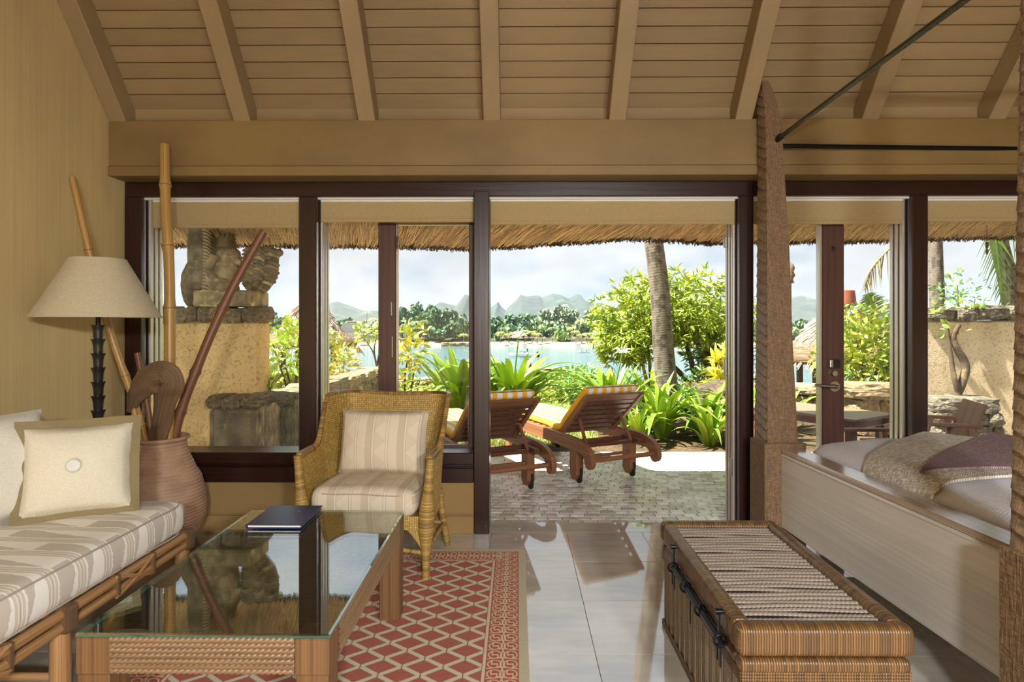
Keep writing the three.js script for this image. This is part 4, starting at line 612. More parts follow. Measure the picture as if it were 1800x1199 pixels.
  for (const z of [zA + 0.02, zA + 0.2, zA + 0.38, zB - 0.02]) mesh('lashing', new THREE.TorusGeometry(0.019, 0.0042, 8, 24).translate(bx, 0.365, z), M.black, hb);
  for (const z of [zA + 0.03, zB - 0.03]) { mesh('strap', [cb(0.004, 0.085, 0.016, bx + 0.0, 0.412, z, 0.001), tube([V(bx + 0.012, 0.452, z), V(bx - 0.012, 0.452, z)], [0.008, 0.010], 10, 2)], M.black, hb); mesh('strap_end', [cb(0.004, 0.075, 0.015, bx - 0.002, 0.325, z + 0.014, 0.001), cb(0.004, 0.065, 0.014, bx - 0.003, 0.33, z - 0.012, 0.001)], M.black, hb); }
  mesh('strap_end', cb(0.004, 0.10, 0.015, bx - 0.004, 0.315, zA + 0.27, 0.001), M.black, hb);
}
// ---------- four poster bed ----------
const BED = [1.4527, 0, -3.52], BT = 0.049;
{
  const t = thing('four_poster_bed', 'limed oak bed with carved corner posts, a plain footboard and a white mattress', 'bed', BED, BT), zN = 1.607;
  const rows = [[0.646, 0.024, 0.209, 0.165], [1.245, 0.028, 0.182, 0.145], [1.852, 0.031, 0.165, 0.125], [2.105, 0.031, 0.149, 0.115], [2.358, 0.031, 0.137, 0.105], [2.527, 0.030, 0.127, 0.098], [2.6, 0.027, 0.115, 0.093], [2.66, 0.022, 0.102, 0.09], [2.73, 0.016, 0.08, 0.086], [2.785, 0.012, 0.058, 0.083], [2.8, 0.014, 0.05, 0.08]];
  const at = (y) => { for (let i = 0; i < rows.length - 1; i++) if (y <= rows[i + 1][0]) { const f = (y - rows[i][0]) / (rows[i + 1][0] - rows[i][0]); return rows[i].map((q, k) => lerp(q, rows[i + 1][k], f)); } return rows.at(-1); };
  const face = (g0) => g0;
  function post(zc) {
    const y = (v) => lerp(0.646, 2.8, v), P = (cx, cz) => (v) => { const [h, a, b, d] = at(y(v)); return V(cx ? b : a, h, zc + (cz ? d / 2 : -d / 2)); };
    // saw-tooth cuts on the outer face, slanting like the carving
    const left = surf((u, v) => { const A = P(0, 0)(v), B = P(0, 1)(v), p = A.lerp(B, u), s = (v * 2.154 / 0.062 + u * 0.9) % 1; p.x -= 0.014 * (1 - s) * (u > 0.02 && u < 0.98 ? 1 : 0.6) - 0.004; return p; }, 10, 560, (u, v) => [v * 2.2, u * 0.15], false);
    const side = (f0, f1, uw) => surf((u, v) => f0(v).lerp(f1(v), u), 4, 60, (u, v) => [u * uw, v * 2.154]);
    const front = side(P(0, 1), P(1, 1), 0.17), right = side(P(1, 1), P(1, 0), 0.15), back = side(P(1, 0), P(0, 0), 0.17);
    const c = at(2.8), cap = surf((u, v) => V(lerp(c[1], c[2], u), 2.8, zc + lerp(c[3] / 2, -c[3] / 2, v)), 1, 1);
    const o = mesh('post', [front, right, back, cap], M.oakRough, t); mesh('carved_face', left, M.oakNotchP, o);
  }
  M.oakNotchP = sub('notched_oak_face', { c: '#9d8060', map: re(T.chisel, 2.2, 2.2), bump: re(T.chisel, 3, 3), bs: 0.002, r: 0.5 });
  for (const z of [-0.098, zN + 0.1]) {
    mesh('post_base', cb(0.25, 0.646, 0.2, 0.125, 0.323, z, 0.004, 'z'), M.oakRough, t); post(z);
  }
  mesh('footboard', [bb(0.099, 0.205, 0.154, 0.588, 0, zN, 0.004, 'z'), bb(0.094, 0.21, 0.57, 0.586, 0, zN, 0.006, 'z')], M.oak, t);
  mesh('footboard_cap', bb(0.095, 0.225, 0.59, 0.617, 0, zN, 0.008, 'z'), M.oakTop, t);
  for (const z of [-0.098, zN + 0.1]) mesh('side_rail', bb(0.24, 2.4, 0.2, 0.42, z - 0.03, z + 0.03, 0.004, 'x'), M.oak, t);
  mesh('headboard', bb(2.4, 2.46, 0, 1.2, -0.2, zN + 0.2, 0.006, 'z'), M.oak, t);
  mesh('slat_base', bb(0.22, 2.4, 0.3, 0.36, -0.06, zN + 0.06, 0.004), M.oak, t);
  // mattress under a fitted white sheet
  const mw = 2.14, md = 1.64, mh = 0.33, g = blockCushion(mw, mh, md, 0.105, 4); const p = g.attributes.position; for (let i = 0; i < p.count; i++) { const f = 1 - Math.min(1, (p.getX(i) + mw / 2) / 0.45); if (p.getY(i) > 0) p.setY(i, p.getY(i) - 0.05 * f * f + 0.006 * Math.sin(p.getX(i) * 3)); }
  g.translate(0.236 + mw / 2, 0.36 + mh / 2, zN / 2); mesh('mattress', mergeSmooth(g), M.sheet, t);
  // canopy rods
  mesh('canopy_rod', tube([V(0.10, 2.449, -0.05), V(0.09, 2.53, zN + 0.1)], 0.0135, 12, 4), M.steelDark = sub('ribbed_iron', { c: '#55584a', metalness: 0.85, r: 0.34, bump: re(T.cane, 1.2, 1), bs: 0.002 }), t);
  mesh('canopy_rod', tube([V(0.13, 2.425, -0.098), V(2.43, 2.425, -0.098)], 0.0135, 12, 2), M.black, t);
  mesh('canopy_rod', tube([V(0.13, 2.49, zN + 0.1), V(2.43, 2.49, zN + 0.1)], 0.0135, 12, 2), M.black, t);
  mesh('head_post', [bb(2.39, 2.52, 0, 2.6, -0.19, -0.06, 0.006), bb(2.39, 2.52, 0, 2.6, zN + 0.06, zN + 0.19, 0.006)], M.oakRough, t);
  mesh('rod_ferrule', [tube([V(0.102, 2.447, -0.052), V(0.10, 2.4525, -0.0)], 0.018, 14, 1)], M.black, t);
}
// throws follow the mattress top; given in the bed's own frame (x towards the head, z towards the near post)
function drape(name, label, cat, corners, m, lift, hem) {
  const t = thing(name, label, cat, BED, BT);
  const top = (x, z) => { const mh = 0.693 + lift, d = x - 0.236; let y = mh - 0.05 * Math.max(0, 1 - d / 0.45) ** 2 + 0.015; if (d < 0.105) y -= 0.105 - Math.sqrt(Math.max(0, 0.105 ** 2 - (0.105 - Math.max(d, 0)) ** 2)); return y; };
  const f = (u, v) => { const [A, B, C, D] = corners, x = lerp(lerp(A[0], B[0], u), lerp(D[0], C[0], u), v), z = lerp(lerp(A[1], B[1], u), lerp(D[1], C[1], u), v); const wob = 0.004 * fbm3(x * 7, z * 7, lift * 50, 3); if (x < 0.236) return V(0.232 - lift + wob, top(0.236, z) - (0.236 - x), z); return V(x, top(x, z) + wob + 0.004, z); };
  mesh('blanket', sheet(f, () => V(-0.3, 1, 0).normalize(), hem, 60, 40, (u, v) => [u * 1.4, v * 1.0]), m, t); return t;
}
drape('beige_throw', 'beige knitted throw laid slantwise across the white bed and over its foot', 'blanket', [[0.92, 0.06], [0.16, 0.60], [0.15, 0.98], [1.9, 1.20]], M.throwA, 0.004, 0.012);
drape('plum_throw', 'plum and beige knitted throw lying on top of the beige throw', 'blanket', [[1.22, 0.18], [0.30, 0.86], [0.31, 0.88], [1.5, 1.22]], M.throwB, 0.020, 0.012);

// ---------- terrace of small stone pavers ----------
{
  const pv = struct('terrace'); mesh('bed', bb(-8, 9, -0.3, -0.022, ZO - 0.001, -6.32, 0.01), M.sand, pv);
  const L = 0.1, D = 0.0705, gs = [0, 1, 2].map((k) => { const g = cb(L - 0.004, 0.03, D - 0.004, 0, 0, 0, 0.003, 'x'); const uv = g.attributes.uv; for (let i = 0; i < uv.count; i++) uv.setXY(i, uv.getX(i) + k * 0.31, uv.getY(i) + k * 0.17); return g; });
  const rest = [[], [], [], []]; let n = 0;
  for (let j = 0; j < 32; j++) for (let i = -72; i < 82; i++) {
    const x = i * L + (j % 2) * L / 2 + 0.012 * (j % 3), z = -4.098 - j * D, y = -0.0185 + rr(-0.0014, 0.0014);
    const seen = n < 300 && x > -0.24 && x < 1.43;
    const e = new THREE.Euler(rr(-0.006, 0.006), rr(-0.012, 0.012), rr(-0.006, 0.006));
    if (seen) { n++; const o = mesh('paver', gs[n % 3], M.paver[Math.floor(rnd() * 4)], pv); o.position.set(x, y, z); o.rotation.copy(e); }
    else rest[Math.floor(rnd() * 4)].push(M4(V(x, y, z), e, V(1, 1, 1)));
  }
  rest.forEach((m, k) => inst('paver_field', gs[0], M.paver[k], m, pv));
}
// ---------- garden ground, sea, shore ----------
const groundY = (x, z) => { const d = -z - 6.3; return -0.015 - 0.32 * sstep(d, 2, 8) + 0.05 * fbm3(x * 0.7, z * 0.7, 1, 3) * sstep(d, 0, 1) - 8 * sstep(d, 8.2, 14); };
mesh('garden_ground', surf((u, v) => { const x = lerp(-16, 18, u), z = -6.3 - 15 * v; return V(x, groundY(x, z), z); }, 70, 50, (u, v, p) => [p.x, p.z]), M.soil, scene, 'structure');
mesh('side_ground', [bb(-20, -8, -0.3, -0.03, -2, -6.4, 0.01), bb(9, 22, -0.3, -0.03, -2, -6.4, 0.01)], M.soil, scene, 'structure');
const SEA = -7.65;
mesh('sea', surf((u, v) => { const d = -14 - 236 * v; return V((u - 0.5) * 900, SEA, d); }, 20, 20, (u, v, p) => [p.x, p.z]), M.sea, scene, 'structure');
mesh('far_beach', surf((u, v) => { const x = lerp(-400, 400, u), z = -242 - 14 * v - 5 * fbm3(x * 0.02, 0, 3, 3); return V(x, SEA - 0.1 + 1.4 * sstep(v, 0, 0.8), z); }, 160, 6, (u, v, p) => [p.x, p.z]), M.beach, scene, 'structure');
mesh('far_land', surf((u, v) => { const x = lerp(-1500, 1500, u), z = -253 - 2600 * v * v; return V(x, SEA + 1.2 + 3 * sstep(v, 0, 0.1), z); }, 30, 20, (u, v, p) => [p.x, p.z]), M.land, scene, 'structure');
// hills across the bay: ridge outlines [x, height] at their distance, with slopes before and behind
function hills(name, dist, ridge, sd) {
  const k = dist / 1050, X = (px) => (px - 900) * k - 0.0086 * dist, Y = (py) => (569 - py) * k + 1.35;
  const f = (u, v) => { const s = u * (ridge.length - 1), i = Math.min(ridge.length - 2, Math.floor(s)), q = s - i, x = lerp(X(ridge[i][0]), X(ridge[i + 1][0]), q), top = lerp(Y(ridge[i][1]), Y(ridge[i + 1][1]), q), e = 1 - Math.abs(2 * v - 1), n = fbm3(x * 0.006, v * 3, sd, 4); return V(x, SEA + (top - SEA) * Math.pow(e, 0.85) * (1 + 0.5 * n * e * (1 - e)) , -dist - (v - 0.5) * dist * 0.45 + n * 60); };
  mesh(name, surf(f, ridge.length * 6, 24, (u, v, p) => [p.x, p.z]), M.hill, scene, 'structure');
}
hills('mountain_range', 2600, [[700, 566], [764, 538], [775, 531], [790, 535], [803, 538], [810, 528], [818, 518], [826, 520], [836, 538], [850, 548], [863, 540], [869, 537], [875.5, 530], [882, 540], [889, 546], [899, 535], [908, 527], [915, 518], [925, 521], [946, 519], [953, 523], [962, 520], [971, 516], [985, 518], [1000, 525], [1006, 522], [1014, 517], [1022, 520], [1028, 528], [1040, 532], [1050, 531], [1066, 538], [1085, 541], [1110, 550], [1140, 566]], 3);
hills('mountain_range', 3000, [[430, 566], [480, 560], [540, 548], [580, 535], [594, 530], [612, 536], [640, 547], [662, 546], [700, 556], [740, 566]], 5);
hills('mountain_range', 3000, [[1270, 566], [1320, 545], [1370, 530], [1394, 522], [1408, 520], [1428, 527], [1446, 536], [1500, 540], [1560, 535], [1640, 548], [1700, 566]], 9);
// ---------- thatched eave over the terrace ----------
{
  const key = [[-9, 2.06], [-3.5, 2.045], [-1.35, 2.03], [-0.3, 2.01], [0.5, 2.06], [1.0, 2.095], [1.83, 2.055], [2.8, 2.07], [4.4, 2.105], [9, 2.08]];
  const edge = (x) => { for (let i = 0; i < key.length - 1; i++) if (x <= key[i + 1][0]) { const f = (x - key[i][0]) / (key[i + 1][0] - key[i][0]); return lerp(key[i][1], key[i + 1][1], f * f * (3 - 2 * f)) + 0.02 * fbm3(x * 2.2, 3, 1, 3); } return 2.08; };
  const t = thing('thatched_eave', 'deep brown thatch eave hanging along the top of the view over the terrace', 'thatch roof', [0, 0, 0]);
  const under = (x, s) => { const e = edge(x); return V(x, lerp(e, 2.64, s), lerp(-5.25, -4.07, s)); };
  mesh('underside', surf((u, v) => under(lerp(-8, 8, u), v).add(V(0, 0.03, 0)), 120, 6, (u, v, p) => [p.z * 0.8, p.x]), M.thatch, t);
  mesh('outer_face', [surf((u, v) => { const x = lerp(-8, 8, u), p = under(x, 0); return p.add(V(0, 0.02 + 0.30 * v, -0.03 - 0.02 * v)); }, 120, 3, (u, v, p) => [p.y, p.x]), surf((u, v) => { const x = lerp(-8, 8, u), p = under(x, 0); return V(x, lerp(p.y + 0.32, 3.75, v), lerp(-5.3, -3.6, v)); }, 80, 8, (u, v, p) => [p.z, p.x]), bb(-8, -7.95, 2.3, 2.9, -5.2, -4, 0.01), bb(7.95, 8, 2.3, 2.9, -5.2, -4, 0.01)], M.thatch, t);
  const g = new THREE.CylinderGeometry(0.0028, 0.0036, 0.34, 4, 1, true), ms = [], cs = [];
  for (let i = 0; i < 26000; i++) { const x = rr(-4.4, 5.6), s = Math.pow(rnd(), 1.5) * 0.42, p = under(x, s), slant = 0.75 * Math.sin(x * 1.1 + 1.2) * 0.5 + 0.45 + rr(-0.2, 0.2), dir = V(-slant, -0.46 + rr(-0.08, 0.02), -0.9).normalize(); p.addScaledVector(dir, -0.13).add(V(0, rr(-0.006, 0.03), 0)); const q = new THREE.Quaternion().setFromUnitVectors(V(0, -1, 0), dir); ms.push(new THREE.Matrix4().compose(p, q, V(1, rr(0.7, 1.0), 1))); const k = rr(0.45, 1.15); cs.push(new THREE.Color().setRGB(0.92 * k, 0.68 * k * rr(0.92, 1.05), 0.36 * k * rr(0.8, 1.1))); }
  inst('straw', g, sub('straw_white', { c: '#ffffff', r: 0.8 }), ms, t, cs);
  const dk = [], dc = []; for (let i = 0; i < 9000; i++) { const x = rr(-4.4, 5.6), p = under(x, 0).add(V(0, rr(-0.006, 0.035), rr(-0.05, 0.02))); dk.push(M4(p, new THREE.Euler(rr(-0.6, 1.2), 0, rr(-0.9, 0.9)), V(1, rr(0.08, 0.2), 1))); const k = rr(0.4, 1); dc.push(new THREE.Color().setRGB(0.16 * k, 0.12 * k, 0.075 * k)); }
  inst('weathered_tip', g, sub('straw_tip', { c: '#ffffff', r: 0.9 }), dk, t, dc);
  for (const [x, z0] of [[-2.02, -4.85], [3.42, -4.8], [0.7, -4.5]]) mesh('roof_pole', bar(V(x, 2.56, -4.08), V(x + 0.04, 2.185, z0), 0.07, 0.06), M.white, t);
}
// ---------- garden walls ----------
let sN = 0; const stones = [0, 1, 2, 3, 4, 5].map((k) => stone(1, 1, 1, 0.16, k + 1, 6));
function st(parent, x, y, z, w, h, d, m, name = 'stone', turn = 0) { const o = mesh(name, stones[sN++ % 6], m ?? stoneMat(sN), parent); o.position.set(x, y, z); o.scale.set(w, h, d); o.rotation.y = turn + rr(-0.04, 0.04); return o; }
function course(parent, a, b, y, h, d, len, m, name) { const v = b.clone().sub(a), L = v.length(), turn = Math.atan2(-v.z, v.x); let s = 0; while (s < L - 0.04) { const w = Math.min(len * rr(0.75, 1.3), L - s); const p = a.clone().addScaledVector(v, (s + w / 2) / L); st(parent, p.x, y + h / 2 + rr(-0.01, 0.01), p.z, w * 1.03, h * rr(0.94, 1.06), d * rr(0.9, 1.08), m?.(), name, turn); s += w; } }
{
  const w = thing('garden_wall', 'warm ochre garden wall with grey stone coping carrying the winged statue', 'wall', [0, 0, 0]); w.userData.kind = 'structure';
  mesh('render', bb(-4.2, -2.18, 0, 1.37, -5.02, -5.26, 0.02), M.ochre, w); course(w, V(-4.2, 0, -5.13), V(-2.12, 0, -5.13), 1.36, 0.135, 0.34, 0.13, null, 'coping_stone');
  const w2 = thing('garden_wall', 'pale sunlit ochre garden wall with grey block coping at the right', 'wall', [0, 0, 0]); w2.userData.kind = 'structure';
  mesh('render', bb(4.55, 9, 0, 1.385, -6.7, -6.95, 0.02), M.ochreR, w2); course(w2, V(4.5, 0, -6.82), V(9, 0, -6.82), 1.38, 0.17, 0.36, 0.31, () => M.stoneD, 'coping_stone');
}
{
  const t = thing('stone_planter_wall', 'grey stone block and rough rubble wall running back from the ochre wall, under the statue', 'stone wall');
  mesh('slab', cb(0.40, 0.5, 0.3, -2.27, 0.42, -4.93, 0.02), M.stone[1], t); const pn = []; for (let k = 0; k < 26; k++) pn.push(cb(0.2, 0.0045, 0.006, -2.24, 0.28 + k * 0.0125, -4.78, 0.001)); pn.push(cb(0.03, 0.46, 0.02, -2.455, 0.42, -4.782, 0.006)); pn.push(cb(0.03, 0.46, 0.02, -2.085, 0.42, -4.782, 0.006)); mesh('carved_panel', pn, M.stone[0], t);
  course(t, V(-2.5, 0, -4.92), V(-2.04, 0, -4.92), 0.665, 0.105, 0.34, 0.17, () => M.stone[1]);
  st(t, -2.05, 0.36, -4.93, 0.13, 0.68, 0.32, M.stone[2]); st(t, -2.02, 0.33, -5.12, 0.2, 0.66, 0.26, M.stoneG); st(t, -2.03, 0.36, -5.36, 0.22, 0.64, 0.24, M.stone[2]);
  course(t, V(-2.12, 0, -5.5), V(-2.0, 0, -8.6), 0.0, 0.24, 0.3, 0.34, () => (rnd() < 0.4 ? M.stoneG : null) ?? stoneMat(sN)); course(t, V(-2.12, 0, -5.5), V(-2.0, 0, -8.6), 0.23, 0.2, 0.3, 0.3, () => (rnd() < 0.4 ? M.stoneG : stoneMat(sN))); course(t, V(-2.12, 0, -5.5), V(-2.0, 0, -8.6), 0.42, 0.2, 0.32, 0.28, () => stoneMat(sN));
  course(t, V(-2.16, 0, -4.98), V(-2.02, 0, -8.7), 0.61, 0.13, 0.36, 0.42, () => (rnd() < 0.5 ? M.stoneG : stoneMat(sN))); course(t, V(-2.75, 0, -4.66), V(-2.05, 0, -4.62), 0, 0.25, 0.3, 0.3);
  const s = thing('sea_wall', 'low grey stone wall at the end of the garden above the water', 'stone wall');
  course(s, V(-9, 0, -14.0), V(-1.0, 0, -13.8), -0.45, 0.36, 0.4, 0.5); course(s, V(-9, 0, -14.0), V(-1.0, 0, -13.8), -0.08, 0.17, 0.42, 0.55); course(s, V(-9, 0, -14.0), V(-2.9, 0, -13.85), 0.09, 0.17, 0.46, 0.7);
  course(s, V(-1.0, 0, -13.8), V(6, 0, -14), -0.45, 0.42, 0.45, 0.4);
  const p = thing('stone_pillar', 'short square grey stone pillar beside the lilies, dark against the water', 'stone pillar');
  course(p, V(0.2, 0, -13.0), V(0.98, 0, -13.0), -0.35, 0.36, 0.5, 0.3); course(p, V(0.2, 0, -13.0), V(0.98, 0, -13.0), 0.0, 0.3, 0.5, 0.2); course(p, V(0.14, 0, -13.0), V(1.04, 0, -13.0), 0.3, 0.09, 0.6, 0.5, () => M.stoneG, 'coping_stone');
  mesh('stub', tube([V(0.28, 0.36, -13.1), V(0.25, 0.58, -13.1)], [0.05, 0.035], 7), M.branch, p);
  const r = thing('rubble_wall', 'low rounded stone wall behind the terrace table at the right', 'stone wall');
  course(r, V(4.1, 0, -7.45), V(5.6, 0, -7.35), 0.0, 0.24, 0.4, 0.4); course(r, V(4.1, 0, -7.45), V(5.6, 0, -7.35), 0.23, 0.2, 0.4, 0.32); course(r, V(4.02, 0, -7.45), V(5.7, 0, -7.33), 0.42, 0.2, 0.52, 0.62, () => M.stone[1]);
  const r2 = thing('rubble_wall', 'sunlit pale stone wall with a flat top beyond the terrace table', 'stone wall');
  const pale = sub('pale_stone', { c: '#c3b597', map: re(T.stone, 1.1, 1.1), bump: re(T.stone, 1.6, 1.6), bs: 0.02, r: 0.95 });
  for (const y of [-0.1, 0.11]) course(r2, V(3.5, 0, -8.7), V(6.2, 0, -8.4), y, 0.22, 0.4, 0.4, () => pale); course(r2, V(3.45, 0, -8.7), V(6.2, 0, -8.4), 0.33, 0.15, 0.5, 0.7, () => pale);
  const k = thing('stone_pile', 'dark stacked stones at the foot of the pale ochre wall', 'stone wall');
  for (let y = 0, j = 0; j < 4; j++, y += 0.145) course(k, V(4.25, 0, -6.35), V(5.02 - 0.02 * j, 0, -6.35), y, 0.155, 0.42, [0.34, 0.22, 0.28, 0.4][j], () => M.stoneD);
  course(k, V(4.2, 0, -5.9), V(5.5, 0, -5.95), 0, 0.13, 0.5, 0.3, () => M.stone[0]);
  const b = thing('boulder', 'rounded brown boulder among the lilies at the right of the doorway', 'boulder'); const o = mesh('rock', stone(0.85, 0.62, 0.6, 0.3, 9, 10), sub('brown_rock', { c: '#6d6052', map: re(T.stone, 1.3, 1.3), bump: re(T.stone, 1.6, 1.6), bs: 0.02, r: 0.95 }), b); o.position.set(2.95, 0.2, -8.6);
}
// ---------- winged stone figure ----------
{
  const t = thing('winged_statue', 'carved stone winged guardian crouching on a slab on top of the ochre wall', 'statue', [-2.46, 1.493, -5.1]);
  const S = 4.95 / 1050, P = (px, py) => V((px - 900) * S - 0.043 + 2.46, 1.35 + (569 - py) * S - 1.485, 0);
  const blob = (px, py, rx, ry, rz, z = 0, sd = 1, tilt = 0) => { const g = new THREE.SphereGeometry(1, 26, 18).toNonIndexed(), p = g.attributes.position, v = V(); for (let i = 0; i < p.count; i++) { v.fromBufferAttribute(p, i); const n = fbm3(v.x * 2 + sd, v.y * 2, v.z * 2 + sd, 3) * 0.16; p.setXYZ(i, v.x * rx * (1 + n), v.y * ry * (1 + n), v.z * rz * (1 + n)); } g.rotateZ(tilt); const c = P(px, py); g.translate(c.x, c.y, z); return uvBoxSmooth(mergeSmooth(g), 'y'); };
  mesh('plinth', cb(0.50, 0.135, 0.34, 0.02, 0.068, 0.01, 0.016, 'x'), M.carved, t);
  mesh('tail_column', [uvBox(stone(0.165, 0.62, 0.24, 0.05, 5, 6), 'y').translate(P(342, 0).x, 0.44, 0.03), blob(318, 500, 0.10, 0.21, 0.1, -0.03, 4)], M.carvedD, t);
  const fringe = []; for (let k = 0; k < 22; k++) { const y = 0.14 + k * 0.028, w = 0.05 + 0.02 * Math.sin(k * 1.9); fringe.push(tube([V(P(352, 0).x, y, 0.13), V(P(362, 0).x, y - 0.012, 0.15), V(P(366, 0).x + w * 0.25, y - 0.045, 0.14)], [0.014, 0.011, 0.003], 6, 6)); } mesh('feather_fringe', fringe, M.carved, t);
  mesh('torso', [blob(381, 476, 0.115, 0.17, 0.12, 0.02, 2), blob(385, 505, 0.10, 0.085, 0.13, 0.05, 7), blob(372, 497, 0.055, 0.10, 0.07, 0.13, 5, 0.5)], M.carved, t);
  mesh('arm', [tube([P(372, 452).setZ(0.12), P(366, 474).setZ(0.17), P(374, 490).setZ(0.17), P(382, 497).setZ(0.14)], [0.04, 0.036, 0.03, 0.034], 12, 24)], M.carved, t);
  const h = mesh('head', [blob(387, 452, 0.105, 0.105, 0.10, 0.02, 6), blob(405, 459, 0.055, 0.036, 0.05, 0.03, 3, -0.55), blob(397, 446, 0.045, 0.018, 0.06, 0.06, 3, 0.25), blob(398, 452, 0.02, 0.014, 0.02, 0.105, 1), blob(399, 470, 0.035, 0.06, 0.05, 0.03, 8)], M.carved, t);
  const cr = []; for (const [y, w] of [[431, 0.165], [425, 0.15], [419, 0.135]]) { const c = P(383, y); const g = new THREE.CylinderGeometry(w / 2 * 1.05, w / 2, 0.03, 20).translate(c.x, c.y, 0.02); cr.push(g); } for (let k = 0; k < 12; k++) { const c = P(383, 413), a = k / 12 * 2 * PI, g = new THREE.ConeGeometry(0.018, 0.05, 6).translate(c.x + Math.cos(a) * 0.058, c.y, 0.02 + Math.sin(a) * 0.058); cr.push(g); } mesh('crown', cr, M.carved, h);
  // wing: a slab under rows of overlapping feathers
  const out = [[411, 502], [408, 470], [414, 438], [440, 431], [464, 432], [469, 447], [468, 475], [462, 494], [448, 511], [430, 521]].map(([x, y]) => { const q = P(x, y); return [q.x, q.y]; });
  const wg = ext(out, 0.09, 0.008); wg.translate(0, 0, -0.09); const wing = mesh('wing', uvBox(wg, 'x'), M.carvedD, t), L = (a, b, v) => { const k = v * (a.length - 1), i = Math.min(a.length - 2, Math.floor(k)); return P(...[0, 1].map((q) => lerp(a[i][q], a[i + 1][q], k - i))); };
  const lf = [[414, 439], [409, 470], [411, 496], [426, 516]], rt = [[470, 440], [470, 475], [463, 494], [436, 520]];
  for (let k = 0; k < 15; k++) { const v = k / 14, a = L(lf, rt, v), b = L(rt, rt, v), n = 3; for (let q = 0; q < n; q++) { const A = a.clone().lerp(b, q / n * 0.92), B = a.clone().lerp(b, (q + 1) / n + 0.03), z = 0.010 + 0.012 * (2 - q); mesh('feather', uvBox(tube([A.clone().setZ(z), A.clone().lerp(B, 0.6).add(V(0, 0.012, z + 0.012)), B.clone().add(V(q === 2 ? 0.022 + 0.008 * (k % 2) : 0, -0.016, z))], [0.010, 0.020, 0.012], 8, 6), 'x'), (k + q) % 3 ? M.carvedD : M.carved, wing); } }
  mesh('wing_knob', [blob(472, 441, 0.045, 0.035, 0.045, -0.03, 3)], M.carvedD, wing);
}
